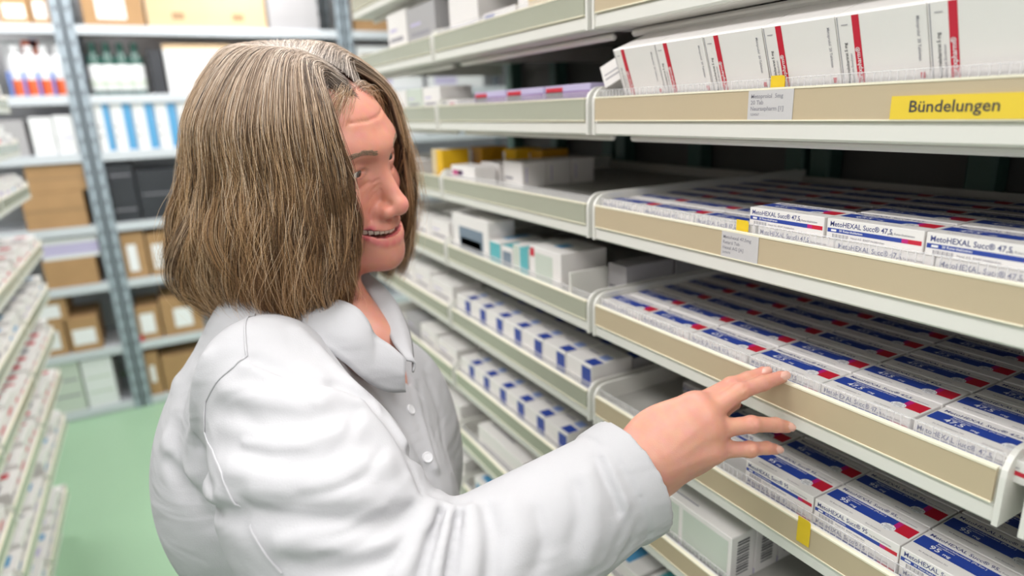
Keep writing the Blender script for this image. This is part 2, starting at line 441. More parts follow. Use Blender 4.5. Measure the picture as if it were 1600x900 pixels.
# second tray: bundled white cartons with a red stripe, tipped forward on a sloping insert
TAU = math.radians(20)
L2, W2, H2 = .0708, .055, .066
b = carton(L2, W2, H2, CARTON, [('f', .20, 0.02, .285, .985, RED), ('f', .02, .02, .03, .98, GREYINK)])
y = -W2/2-.0004
b.text('neuraxpharm\u00ae', (-L2/2+.262*L2, y, .008), (0,0,1), (-1,0,0), .0052, PRWHITE)
b.text('Metoprololtartrat 5 mg', (-L2/2+.115*L2, y, .010), (0,0,1), (-1,0,0), .0036, INK)
b.text('Tabletten zum Einnehmen', (-L2/2+.165*L2, y, .008), (0,0,1), (-1,0,0), .0026, GREYINK)
b.text('Metoprolol  20 Tabletten', (-L2/2+.90*L2, y, .058), (0,0,-1), (1,0,0), .0032, GREYINK)
b.poly([(-L2/2+.905*L2,y,.012),(-L2/2+.955*L2,y,.012),(-L2/2+.955*L2,y,.0165),(-L2/2+.905*L2,y,.0165)], RED)
b.poly([(-L2/2+.07*L2,y,.058),(-L2/2+.15*L2,y,.058),(-L2/2+.15*L2,y,.0586),(-L2/2+.07*L2,y,.0586)], GREYINK)
film = clear_mat('shrink_film', 0.06)
ME_RED = b.mesh('bundled_carton')
ins = MB()
x0, x1 = .016, .20; za = ZT[3]-FL; zb = za+(x1-x0)*math.tan(TAU)
P = [(x0, za+.0005), (x1, za+.0005), (x1, zb)]
for ya, yb in ((BAYS[1][0]+.01, BAYS[1][1]-.08),):
    A = [(p[0], ya, p[1]) for p in P]; B = [(p[0], yb, p[1]) for p in P]
    ins.poly(A, WHITE); ins.poly(B[::-1], WHITE)
    for i in range(3): ins.poly([A[i], B[i], B[(i+1)%3], A[(i+1)%3]][::-1], WHITE)
ins.build('sloping_insert', TR[(1, 3)])
RS = [.625, .5535, .482, .4105, .339, .2675]
for k in range(2):
    for i, yy in enumerate(RS):
        o = link('bundled_carton', ME_RED)
        xo = .0165+.003+k*(W2+.001)*math.cos(TAU); zo = za+.0016+(.003+k*(W2+.001)*math.cos(TAU))*math.tan(TAU)
        ang = TAU
        # rotate about the lower front edge: local y is world +X after the turn
        R_ = Matrix.Rotation(-TAU, 4, 'Y') @ Matrix.Rotation(GR, 4, 'Z')
        off = R_ @ Vector((0, W2/2, 0))
        o.matrix_world = Matrix.Translation(Vector((FX+xo, yy-L2*.26+jit(.0008)+.0005, zo))+off) @ R_
        tag(o, f'white red-striped carton, {"front" if k == 0 else "rear"} row above the yellow sign, {ORD[i]} from far end', 'medicine box', 'red striped bundled cartons on the tray marked with the yellow sign')
# two tipped white cartons at the far end of that tray
b = carton(.042, .06, .028, CARTON, [('f', .1, .3, .9, .36, GREYINK), ('f', .1, .5, .7, .55, GREYINK)])
o = b.build('small_carton'); o.matrix_world = Matrix.Translation((FX+.048, .668, ZT[3]+.016)) @ Matrix.Rotation(-.42, 4, 'X') @ Matrix.Rotation(GR+.25, 4, 'Z')
tag(o, 'small plain white carton tipped on the tray corner beside the red striped row', 'medicine box')
b = carton(.034, .05, .024, CARTON, [('f', .1, .3, .9, .36, GREYINK)])
o = b.build('small_carton'); o.matrix_world = Matrix.Translation((FX+.050, .632, ZT[3]+.036)) @ Matrix.Rotation(-.10, 4, 'X') @ Matrix.Rotation(GR+.1, 4, 'Z')
tag(o, 'small white carton perched at the far end of the red striped row', 'medicine box')

def place(b, bi, zi, y, dx=.012, rz=GR, name='carton', label='', group=None, dz=0.0, W=None):
    o = b.build(name) if isinstance(b, MB) else link(name, b)
    ys = [v.co.y for v in o.data.vertices]
    o.location = (FX+dx-min(ys), y, ZT[zi]-FL+.0002+dz); o.rotation_euler = (0, 0, rz)
    tag(o, label, 'medicine box', group)
    return o
# second tray of the middle bay: three flat purple and red packs end to end
for i in range(3):
    b = carton(.112, .05, .031, LILAC, [('f', 0, 0, 1, .72, PURPLE), ('f', .03, .45, .42, .9, RED), ('t', .0, .0, .4, .5, RED), ('t', .5, .1, .95, .4, PURPLE)])
    place(b, 2, 3, 1.000-i*.116, dx=.014, name='flat_pack', label=f'flat purple and red pack, {ORD[i]} from the far end on its tray', group='purple and red flat packs in the middle bay')
    for k in (1, 2):
        o = link('flat_pack', b.mesh('flat_pack'))
        o.location = (FX+.014+.025+k*.052, 1.000-i*.116, ZT[3]-FL+.0002); o.rotation_euler = (0, 0, GR)
        tag(o, f'purple and red flat pack in row {ORD[k]} behind the front, {ORD[i]} from far end', 'medicine box', 'purple and red flat packs in the middle bay')
b = carton(.05, .045, .022, CARTON, [('f', .3, .1, .7, .8, RED)])
place(b, 2, 3, 1.150, label='small white carton with red print beside the purple packs')
# third tray of the middle bay
YEL = mat('carton_yellow', (0.85, 0.50, 0.01), 0.4); YELD = mat('carton_amber', (0.60, 0.30, 0.01), 0.4)
for i, (y, dx, h, m) in enumerate([(1.262, .02, .062, YEL), (1.243, .10, .062, YELD), (1.15, .13, .06, YEL), (1.10, .16, .058, YELD)]):
    b = carton(.055, .06, h, m, [('t', 0, 0, 1, 1, CARTON), ('f', 0, .0, .45, 1, mat('carton_pale_amber', (.72,.58,.35), .4))] if i == 0 else [('f', 0, .2, .2, .9, CARTON)])
    bi = 3 if y > 1.2 else 2
    place(b, bi, 4, y, dx=dx, label=['bright yellow carton with white top on the third tray of the far bay', 'amber carton just behind the bright yellow one', 'yellow carton behind the white cartons with purple stripe', 'dark amber carton furthest back behind the white cartons'][i], group='yellow cartons on the third tray')
for i in range(4):
    b = carton(.105 if i == 0 else .075, .044, .040 if i else .036, CARTON, [('f', .06, .45, .45, .75, MAGENTA), ('f', .3, .45, .5, .75, PURPLE)] if i == 0 else [('f', .1, .6, .6, .66, GREYINK), ('r', .2, .2, .8, .25, GREYINK)])
    place(b, 2, 4, 1.125-(0 if i == 0 else .015+.0*i), dx=.014+i*.050, label=['white carton with magenta and purple bar at the front of a half-empty tray', 'plain white carton right behind the magenta barred one', 'plain white carton, third back in the half-empty tray', 'plain white carton, last back in the half-empty tray'][i], group='white cartons in the half-empty tray')
for i in range(3):
    b = carton(.07, .05, .045, CARTON, [('r', .15, .2, .2, .8, LILAC), ('f', .1, .3, .5, .4, GREYINK)])
    place(b, 2, 4, 1.03-i*.0, dx=.07+i*.053, label=f'white carton {ORD[i]} in the second stack beside the empty tray floor', group='white cartons in the half-empty tray')
# fourth tray of the middle bay
b = carton(.16, .055, .078, CARTON, [('f', .20, .12, .86, .72, SLATE), ('f', .24, .2, .8, .45, SKYB), ('t', .1, .2, .6, .3, GREYINK)])
place(b, 2, 5, 1.105, label='large white carton with dark blue picture panel in the middle bay')
for i, (L, H, pr) in enumerate([(.04, .048, [('f',0,.15,1,.95,TEAL), ('t',0,.3,.5,.9,SKYB)]), (.038, .046, [('f',.1,.2,.9,.8,SLATE), ('t',.0,.0,1,.4,TEAL)]), (.05, .054, [('f',0,0,.4,1,PALEG), ('f',.45,0,1,1,TEAL), ('t',.6,0,1,1,TEAL)]), (.092, .062, [('f',.02,.72,.16,.95,RED), ('f',.18,.1,.75,.85,PALEG), ('t',.35,.3,.6,.6,SKYB)])]):
    y = [1.000, .956, .908, .832][i]
    place(carton(L, .085, H, CARTON, pr), 2, 5, y, label=['small teal and white carton next to the large picture carton', 'small dark slate carton with teal top edge', 'pale green and teal carton between two white-topped cartons', 'white carton with red corner and pale green panel'][i], group='teal and white cartons of the middle bay')
b = MB(); b.box((.006, .752, ZT[5]-FL), (.30, .756, ZT[5]+.03), WHITE, .001); b.build('tray_divider', TR[(2, 5)])
for i in range(2):
    place(carton(.042, .09, .05, GREYBOX, [('f', .1, .3, .9, .35, INK)]), 2, 5, .725, dx=.07+i*.095, label=['grey carton behind the white tray divider', 'grey carton furthest behind the white tray divider'][i])
# fifth and sixth trays: rows of white cartons with blue marks
for zi, ph, n in ((6, 'fifth', 7), (7, 'sixth', 7)):
    L = .066
    pr = [('t', .62, .05, .98, .32, BLUE), ('t', .62, .40, .9, .62, mat('print_pale_blue', (.30,.40,.75), .4)), ('f', .62, .2, .98, .9, BLUE), ('t', .1, .5, .5, .55, GREYINK)]
    me = carton(L, .075, .045, CARTON, pr).mesh('white_blue_carton')
    me2 = carton(L, .075, .040, GREYBOX, [('t', .62, .05, .98, .5, BLUE), ('f', .6, .2, .9, .9, BLUE)]).mesh('grey_blue_carton')
    for i in range(n if zi == 6 else 6):
        for k in range(3):
            o = link('white_blue_carton' if k < 1 else 'grey_blue_carton', me if k < 1 else me2)
            o.location = (FX+.012+.0375+k*.078, BAYS[2][1]-.012-L/2-i*.0685, ZT[zi]-FL+.0002); o.rotation_euler = (0, 0, GR+jit(.015))
            tag(o, f'{"white" if k < 1 else "grey"} carton with blue marks, {ph} tray, {ORD[k]} row from front, {ORD[i]} from far end', 'medicine box', f'blue-marked cartons in the {ph} tray of the middle bay')
# seventh and lower trays of the middle bay
place(carton(.19, .06, .055, CARTON, [('f', .1, .3, .8, .36, GREYINK), ('t', .1, .4, .6, .46, GREYINK)]), 2, 8, 1.02, label='long white carton lying in the seventh tray of the middle bay')
place(carton(.11, .10, .022, GREYBOX, [('t', 0, 0, 1, .45, RED), ('f', 0, 0, 1, .7, RED)]), 2, 8, .845, dx=.02, label='flat grey and dark red carton beside the long white one')
place(carton(.09, .06, .05, CARTON, [('f', .1, .3, .8, .36, GREYINK)]), 2, 8, 1.16-.03, dx=.09, label='white carton behind the long white one')
for i, (y, m) in enumerate([(1.12, SKYB), (1.05, GREYINK), (.975, YELLOW), (.905, SLATE), (.83, YELLOW), (.76, TEAL)]):
    place(carton(.064, .06, .05, CARTON, [('f', .15, .15, .85, .8, m), ('t', .2, .2, .8, .6, m)]), 2, 9, y, label=f'white carton with coloured patch, eighth tray of the middle bay, {ORD[i]} from far end', group='colour-patched cartons in the eighth tray')
for i in range(6):
    place(carton(.07, .07, .04, CARTON, [('t', .2, .2, .7, .4, GREYINK)]), 2, 10, 1.15-i*.075, label=f'white carton in the ninth tray of the middle bay, {ORD[i]} from far end', group='white cartons in the ninth tray')
# far bay
FB = [(2, [(.15,.08,GREYBOX),(.12,.085,CARTON)]), (3, [(.09,.05,CARTON),(.09,.05,PALEG),(.09,.05,CARTON),(.1,.05,CARTON)]), (4, [(.1,.03,CARTON)]), (5, [(.10,.05,CARTON),(.12,.045,CARTON),(.1,.05,CARTON)]), (6, [(.12,.05,CARTON),(.10,.055,CARTON),(.1,.05,CARTON)]), (7, [(.11,.045,CARTON),(.1,.05,CARTON),(.1,.05,GREYBOX)]), (8, [(.14,.05,CARTON),(.1,.05,CARTON)]), (9, [(.1,.05,CARTON),(.1,.06,SKYB)])]
for zi, L in FB:
    y = BAYS[3][0]+.012
    for i, (l, h, m) in enumerate(L):
        if zi == 4: y = 1.42
        place(carton(l, .07, h, m, [('f', .12, .3, .8, .4, GREYINK), ('f', .12, .55, .5, .62, LILAC)]), 3, zi, y+l/2, dx=.016, label=f'pale carton in the {ORD[zi-1]} tray of the far bay, {ORD[i]} from the near end', group='pale cartons in the far bay')
        y += l+.006
# first tray of the middle and far bays
for i, (y, L, H, m, pr, lb) in enumerate([(1.12, .12, .075, CARTON, [('f',.1,.2,.9,.3,LILAC)], 'white carton standing high on the top tray of the middle bay'), (.985, .11, .030, CARTON, [('f',.05,.2,.35,.9,BLUE)], 'low white carton with blue print on the top tray of the middle bay'), (.87, .10, .045, mat('carton_sand', (.72,.55,.30), .45), [('f',.0,.0,.3,1,CARTON)], 'sand coloured carton on the top tray of the middle bay'), (.76, .09, .03, CARTON, [('f',.1,.3,.8,.4,GREYINK)], 'low white carton at the near end of the top middle tray')]):
    place(carton(L, .10, H, m, pr), 2, 2, y, dx=.03, label=lb)
# sixth tray of the near bay: tall white cartons with barcodes on their ends
for i in range(4):
    b = carton(.165, .040, .066, CARTON, [('f', .02, .08, .48, .9, PALEG), ('f', .52, .08, .97, .9, PALEG), ('f', 0, 0, 1, .12, LILAC), ('t', .2, .3, .6, .36, GREYINK)] + barcode('r', .25, .18, .75, .9, 12))
    place(b, 1, 7, .520-.012*i*0, dx=.014+i*.042, label=f'tall white carton with barcode end, {ORD[i]} from the front under the blue cartons', group='tall barcoded cartons')
for i in range(5):
    place(carton(.075, .08, .04, CARTON, [('t', .1, .1, .6, .7, [SKYB, TEAL, SLATE, INK, SKYB][i])]), 1, 8, .635-i*.082, label=f'white carton with printed top, lowest visible tray of the near bay, {ORD[i]} from far end', group='printed-top cartons in the lowest visible tray')
# a strip of blue cartons deep in the fifth tray behind the hand
for i in range(2):
    o = put(ME95, FX+.15+i*.05, .60, ZT[6]-FL+.0002); tag(o, ['blue white carton lying deep in the half-empty fifth tray', 'blue white carton lying deepest in the half-empty fifth tray'][i], 'medicine box')

# ------------------------------------------------------------------ left-hand trays
ZL = [1.69, 1.545, 1.395, 1.185, 1.02, 0.855, 0.685, 0.50, 0.20]
XL = [-.40, -.40, -.40, -.402, -.415, -.428, -.44, -.458, -.51]
for bi, (y0, y1) in enumerate([(1.30, 1.82), (1.825, 2.345), (2.35, 2.87)]):
    bay = empty('shelving_bay', (0, 0, 0)); tag(bay, ['near left shelving bay of pull-out trays', 'middle left shelving bay of pull-out trays', 'left shelving bay whose tray ends stand out over the green floor'][bi], 'shelving', 'shelving bays along the aisle')
    for yy in (y0+.02, y1-.02):
        b = MB(); b.box((-.97, yy-.018, 0), (-.935, yy+.018, 1.9), GREENP, .003); b.build('upright', bay)
    b = MB(); b.box((-.985, y0, 0), (-.975, y1, 1.9), BACKD); b.build('back_panel', bay)
    b = MB(); b.box((-.93, y0+.01, .0), (-.56, y1-.01, .10), WHITE, .004); b.build('plinth', bay)
    for zi, zt in enumerate(ZL):
        t = tray(bay, y0, y1, zt, OLIVE, -1, guard=False, depth=.42); t.location = (XL[zi], 0, 0)
        y = y1-.012; i = 0
        while y > y0+.06:
            L = random.choice([.06, .075, .09, .11]); L = min(L, y-y0-.01); H = random.choice([.03, .045, .06]) if zi > 2 else random.choice([.045, .06, .07])
            W = random.choice([.15, .18, .21])
            if zi in (3, 5, 6): pm = random.choice([RED, RED, GREYINK])
            else: pm = random.choice([GREYINK, LILAC, GREYINK, SKYB, RED])
            nm = {RED: 'red', GREYINK: 'grey', LILAC: 'lilac', SKYB: 'blue'}[pm]
            pr = [('t', .2, .12, .7, .30, pm), ('f', .1, .3, .6, .5, pm)]
            b = carton(L, W, H, CARTON, pr)
            o = b.build('carton'); o.location = (XL[zi]-.012-W/2, y-L/2, zt-FL+.0002); o.rotation_euler = (0, 0, math.pi/2)
            tag(o, f'white carton with {nm} print, {["near","middle","far"][bi]} left bay, {ORD[zi]} tray down, {ORD[i]} from far end', 'medicine box', 'white cartons in the left bays')
            y -= L+.0015; i += 1

# ------------------------------------------------------------------ steel rack across the end of the aisle
RY = 4.05
def atY(px, py, Y):
    d = RM @ np.array([(px-800)/FPX, (py-450)/FPX, 1.0]); return CP+d*(Y/d[1])
RZ = [2.08, 1.742, 1.453, 1.076, .759, .39, .05]
RP = [-1.60, -.27, 1.13, 2.40]
for bi in range(3):
    r = empty('steel_rack', (0, 0, 0)); tag(r, ['grey steel rack behind the left trays, holding orange-based bottles and parcels', 'grey steel rack behind the head, holding green bottles and blue-striped cartons', 'grey steel rack bay glimpsed between the hair and the far trays'][bi], 'rack', 'steel racks at the end of the aisle')
    xa, xb = RP[bi], RP[bi+1]
    for xx in (xa+.003, xb-.045):
        for yy in (RY, RY+.46):
            b = MB(); b.box((xx, yy, 0), (xx+.042, yy+.004, 2.5), STEEL); b.box((xx if xx < xb-.1 else xx+.038, yy, 0), (xx+.004 if xx < xb-.1 else xx+.042, yy+.04, 2.5), STEEL)
            for k in range(30): b.box((xx+.016, yy-.0006, .06+k*.08), (xx+.026, yy+.0001, .085+k*.08), DARKP)
            b.build('post', r)
    for z in RZ:
        b = MB(); b.box((xa+.006, RY+.005, z-.045), (xb-.006, RY+.009, z), SHELFM, .001); b.box((xa+.006, RY+.009, z-.006), (xb-.006, RY+.46, z-.001), SHELFM); b.box((xa+.006, RY+.009, z-.045), (xb-.006, RY+.02, z-.041), SHELFM)
        b.build('shelf_board', r)
def rack_box(px0, px1, ptop, zi, m, label, prints=(), d=.32, dy=.02, cat='box', name='cardboard_box', dz=0, group=None):
    z = RZ[zi]
    pm = 450
    # lower edge pixel row of this shelf at the box, to read off its width and height
    lo = atY(px0, 300, RY+dy); 
    def solve(px):
        a = 0.0; py = 300
        for _ in range(6):
            p = atY(px, py, RY+dy); py += (p[2]-z-dz)*230
        return p[0]
    x0, x1 = solve(px0), solve(px1)
    if x1 > -.27: x0 = max(x0, -.222); x1 = max(x1, x0+.02)
    else: x1 = min(x1, -.320)
    top = atY((px0+px1)/2, ptop, RY+dy)[2]
    H = max(.03, top-z-dz)
    b = carton(x1-x0, d, H, m, prints, ch=.002)
    o = b.build(name); o.location = ((x0+x1)/2, RY+dy+d/2, z+dz+.0005); tag(o, label, cat, group)
    return o
def topz(o): return max(v.co.z for v in o.data.vertices)+.001
LBL = [('f', .3, .25, .75, .75, PRWHITE), ('f', .36, .55, .68, .6, GREYINK), ('f', .36, .42, .62, .46, GREYINK)]
TP = [('f', 0, .46, 1, .54, TAPE), ('t', 0, .45, 1, .55, TAPE)]
rack_box(133, 228, -60, 0, CARDB, 'brown cardboard box with white label on the top rack shelf', [('f', .22, .1, .70, .6, PRWHITE)])
rack_box(232, 418, -70, 0, CARDL, 'wide pale cardboard carton on the top rack shelf', [('f', .2, .1, .3, .2, TAPE), ('f', .7, .1, .8, .2, TAPE)])
rack_box(422, 500, -60, 0, GREYBOX, 'grey carton on the top rack shelf above the head')
rack_box(241, 262, 78, 1, DARKP, 'dark grey box between green bottles and white carton', name='storage_box')
rack_box(266, 372, 70, 1, PLWHITE, 'white carton with brown top edge next to the dark box', [('f', 0, .9, 1, 1, CARDL), ('f', .6, .3, .8, .5, LILAC)], name='white_carton')
rack_box(400, 520, 75, 1, GREYBOX, 'grey carton hidden mostly behind the head on the second rack shelf')
for i in range(8):
    a = 151+i*34
    rack_box(a, a+32.5, 160, 2, PLWHITE, f'white carton with blue edge stripe on the rack, {ORD[i]} from the left post', [('f', .55, .02, .98, .98, SKYB), ('f', .1, .3, .35, .34, GREYINK), ('f', .1, .5, .35, .54, GREYINK)], d=.22, name='striped_carton', group='blue-striped cartons on the rack')
rack_box(170, 222, 256, 3, DARKP, 'black plastic crate on the rack beside the post', [('f', .1, .2, .9, .22, GREYINK), ('f', .1, .8, .9, .82, GREYINK)], name='black_crate', cat='crate')
rack_box(225, 330, 262, 3, DARKP, 'wider black plastic crate on the rack, second from the post', [('f', .05, .5, .6, .52, GREYINK)], name='black_crate', cat='crate')
rack_box(182, 236, 364, 4, CARDB, 'brown box with upright white label on the right rack, beside the post', [('f', .2, .15, .6, .75, PRWHITE)])
rack_box(239, 300, 362, 4, CARDB, 'brown box with white label on the right rack, half behind the hair', [('f', .1, .15, .4, .75, PRWHITE)])
rack_box(196, 256, 480, 5, CARDB, 'brown box with broad white label low on the right rack', [('f', .15, .2, .75, .8, PRWHITE)])
rack_box(259, 320, 462, 5, CARDB, 'brown box with small white label low on the right rack', [('f', .3, .2, .75, .7, PRWHITE)])
rack_box(205, 216, 530, 5, RED, 'small red packet at the edge of a low rack shelf', d=.012, dy=.004, name='red_packet', cat='packet')
rack_box(206, 258, 552, 6, CARDB, 'brown box with white label on the lowest right rack shelf', [('f', .25, .3, .6, .7, PRWHITE)])
rack_box(261, 330, 550, 6, CARDB, 'plain brown box on the lowest right rack shelf')
# left rack
rack_box(2, 50, -50, 0, CARDB, 'brown box with white label on the top left rack shelf, outer', [('f', .15, .1, .85, .35, PRWHITE)])
rack_box(53, 96, -50, 0, CARDB, 'brown box with white label on the top left rack shelf, beside the post', [('f', .15, .1, .85, .4, PRWHITE)])
rack_box(-10, 48, 188, 2, GREYBOX, 'grey carton on the left rack next to white cartons')
rack_box(56, 92, 183, 2, PLWHITE, 'white carton on the left rack beside the grey one', [('f', .2, .5, .8, .55, LILAC)], name='white_carton')
rack_box(94, 132, 180, 2, PLWHITE, 'white carton on the left rack beside the post', [('f', .2, .4, .8, .45, LILAC)], name='white_carton')
lowb = rack_box(44, 140, 300, 3, CARDB, 'lower brown cardboard box of two stacked on the left rack', TP)
rack_box(46, 137, 258, 3, CARDB, 'upper brown cardboard box of two stacked on the left rack', TP, dz=topz(lowb))
lowb = rack_box(75, 157, 404, 4, CARDB, 'plain wide brown box under the paper stack on the left rack')
rack_box(68, 157, 372, 4, PLWHITE, 'flat white and lilac paper pack lying on a brown box', [('f', 0, .2, 1, .75, LILAC)], dz=topz(lowb), name='paper_pack', cat='paper pack')
lowb = rack_box(58, 110, 505, 5, CARDB, 'brown box with white label low on the left rack, outer lower one', [('f', .2, .2, .8, .75, PRWHITE)])
rack_box(54, 108, 468, 5, CARDB, 'brown box with white label low on the left rack, outer upper one', [('f', .2, .2, .8, .75, PRWHITE)], dz=topz(lowb))
rack_box(114, 162, 494, 5, CARDB, 'brown box with white label low on the left rack beside the post', [('f', .12, .2, .85, .65, PRWHITE)])
rack_box(85, 138, 562, 6, PALEG, 'pale green plastic crate on the lowest left rack shelf', [('f', .1, .3, .9, .34, GREYINK), ('f', .1, .6, .9, .64, GREYINK)], name='plastic_crate', cat='crate')
rack_box(141, 188, 558, 6, PLWHITE, 'white plastic crate on the lowest left rack shelf beside the post', [('f', .1, .3, .9, .34, PALEG), ('f', .1, .6, .9, .64, PALEG)], name='plastic_crate', cat='crate')
def rack_bottle(px, zi, label, group, kind):
    p = atY(px, 130, RY+.06); z = RZ[zi]+.001; x = p[0]
    t = empty('bottle', (x, RY+.06, z)); tag(t, label, 'bottle', group)
    if kind == 'green':
        b = MB(); b.lathe([(.034,0),(.036,.01),(.036,.16),(.030,.185),(.016,.205),(.014,.235)], (0,0,0), BGLASS, 16); b.build('body', t, True)
        b = MB(); b.lathe([(.0365,.02),(.0368,.022),(.0368,.145),(.0365,.147)], (0,0,0), PLWHITE, 16); b.build('paper_label', t, True)
        b = MB(); b.lathe([(.0371,.035),(.0372,.036),(.0372,.075),(.0371,.076)], (0,0,0), PALEG, 16); b.build('label_band', t, True)
        b = MB(); b.lathe([(.0165,.225),(.0165,.255),(.014,.258)], (0,0,0), BGLASS, 12); b.build('cap', t, True)
    else:
        b = MB(); b.lathe([(.031,.0),(.033,.008),(.033,.17),(.026,.195),(.018,.205)], (0,0,0), PLWHITE, 16); b.build('body', t, True)
        b = MB(); b.lathe([(.0334,.004),(.0337,.006),(.0337,.075),(.0334,.078)], (0,0,0), ORANGE, 16); b.build('base_band', t, True)
        b = MB(); b.lathe([(.019,.20),(.019,.235),(.016,.238)], (0,0,0), SKYB if kind == 'blue' else PLWHITE, 12); b.build('cap', t, True)
for i in range(4): rack_bottle(154+i*21.5, 1, f'green bottle with white label on the rack, {ORD[i]} from the post', 'green bottles on the rack', 'green')
BLUEB = SKYB
for i in range(4):
    rack_bottle(33+i*22.5, 1, f'white bottle with orange-red base band on the left rack, {ORD[i]} from the left', 'orange-based bottles on the left rack', 'orange')
for i in range(4):
    o = rack_box(18.5+i*22.5, 23+i*22.5, 112, 1, mat('packet_blue', (.12,.22,.62), .4), f'narrow blue packet between the orange-based bottles, {ORD[i]} from the left', d=.03, dy=.10-.085, name='blue_packet', cat='packet', group='blue packets on the left rack')
rack_box(20, 116, 62, 1, PLWHITE, 'wide white carton behind the orange-based bottles', [('f', .35, .72, .65, .98, ORANGE), ('f', .5, .85, .62, 1, BLUE)], dy=.13, name='white_carton')
# goods seen past the head at the right end of the rack
for i, (x0, w, h, zi) in enumerate([(1.20, .42, .25, 1), (1.66, .40, .22, 1), (1.20, .5, .26, 0), (1.22, .4, .22, 2)]):
    b = carton(w, .32, h, PLWHITE if i != 2 else CARDB, [('f', .1, .1, .5, .3, LILAC), ('f', .6, .5, .9, .8, SKYB)] if i != 2 else [], ch=.002)
    o = b.build('white_carton' if i != 2 else 'cardboard_box'); o.location = (x0+w/2, RY+.19, RZ[zi]+.0005)
    tag(o, ['pale carton with lilac print seen just right of the hair', 'pale carton with lilac print hidden behind the far trays', 'brown box on the top shelf right of the hair', 'pale carton on the third shelf of the hidden rack bay'][i], 'box')

# ------------------------------------------------------------------ the person: surfaces grown from signed distances
def unit(v): v = np.asarray(v, float); return v/np.linalg.norm(v)
def smin(a, b, k):
    h = np.clip(0.5+0.5*(b-a)/k, 0, 1); return b+(a-b)*h-k*h*(1-h)
def smax(a, b, k): return -smin(-a, -b, k)
def d_cone(P, a, b, ra, rb):
    a = np.asarray(a, float); b = np.asarray(b, float); ab = b-a
    t = np.clip((P-a)@ab/(ab@ab), 0, 1)
    return np.linalg.norm(P-(a+t[:, None]*ab), axis=1)-(ra+(rb-ra)*t)
def d_ell(P, c, r, B=None):
    q = P-np.asarray(c, float)
    if B is not None: q = q@B           # B columns are the axes
    r = np.asarray(r, float)
    k0 = np.linalg.norm(q/r, axis=1); k1 = np.linalg.norm(q/(r*r), axis=1)+1e-9
    return np.where(k0 < 1e-3, -r.min(), k0*(k0-1.0)/k1)
def d_poly(P, pts):
    d = np.full(len(P), 1e9)
    for a, b in zip(pts[:-1], pts[1:]):
        ab = b-a; t = np.clip((P-a)@ab/(ab@ab+1e-12), 0, 1)
        d = np.minimum(d, ((P-(a+t[:, None]*ab))**2).sum(1))
    return np.sqrt(d)
class SDF:
    """ordered list of operations; each holds a distance function and how it is blended in."""
    def __init__(self): self.ops = []; self.disp = []
    def add(self, fn, k=.02): self.ops.append(('+', fn, k)); return self
    def sub(self, fn, k=.005): self.ops.append(('-', fn, k)); return self
    def cut(self, fn, k=.003): self.ops.append(('&', fn, k)); return self
    def crease(self, pts, w, a): self.disp.append((np.array(pts), w, a)); return self
    def cull(self, C, R):
        """which operations can matter within distance R of each centre"""
        A = []
        for op, fn, k in self.ops:
            if op == '&': A.append(np.ones(len(C), bool)); continue
            A.append(fn(C)-1.15*R <= k+.005)
        D = [d_poly(C, pts) <= R+3*w for pts, w, a in self.disp]
        return np.array(A), (np.array(D) if D else np.zeros((0, len(C)), bool))
    def __call__(self, P, use=None):
        d = np.full(len(P), 1.0)
        for i, (op, fn, k) in enumerate(self.ops):
            if use is not None and not use[0][i]: continue
            v = fn(P)
            if op == '+': d = smin(d, v, k)
            elif op == '-': d = smax(d, -v, k)
            else: d = smax(d, v, k)
        for i, (pts, w, a) in enumerate(self.disp):
            if use is not None and not use[1][i]: continue
            d = d+a*np.exp(-(d_poly(P, pts)/w)**2)
        return d
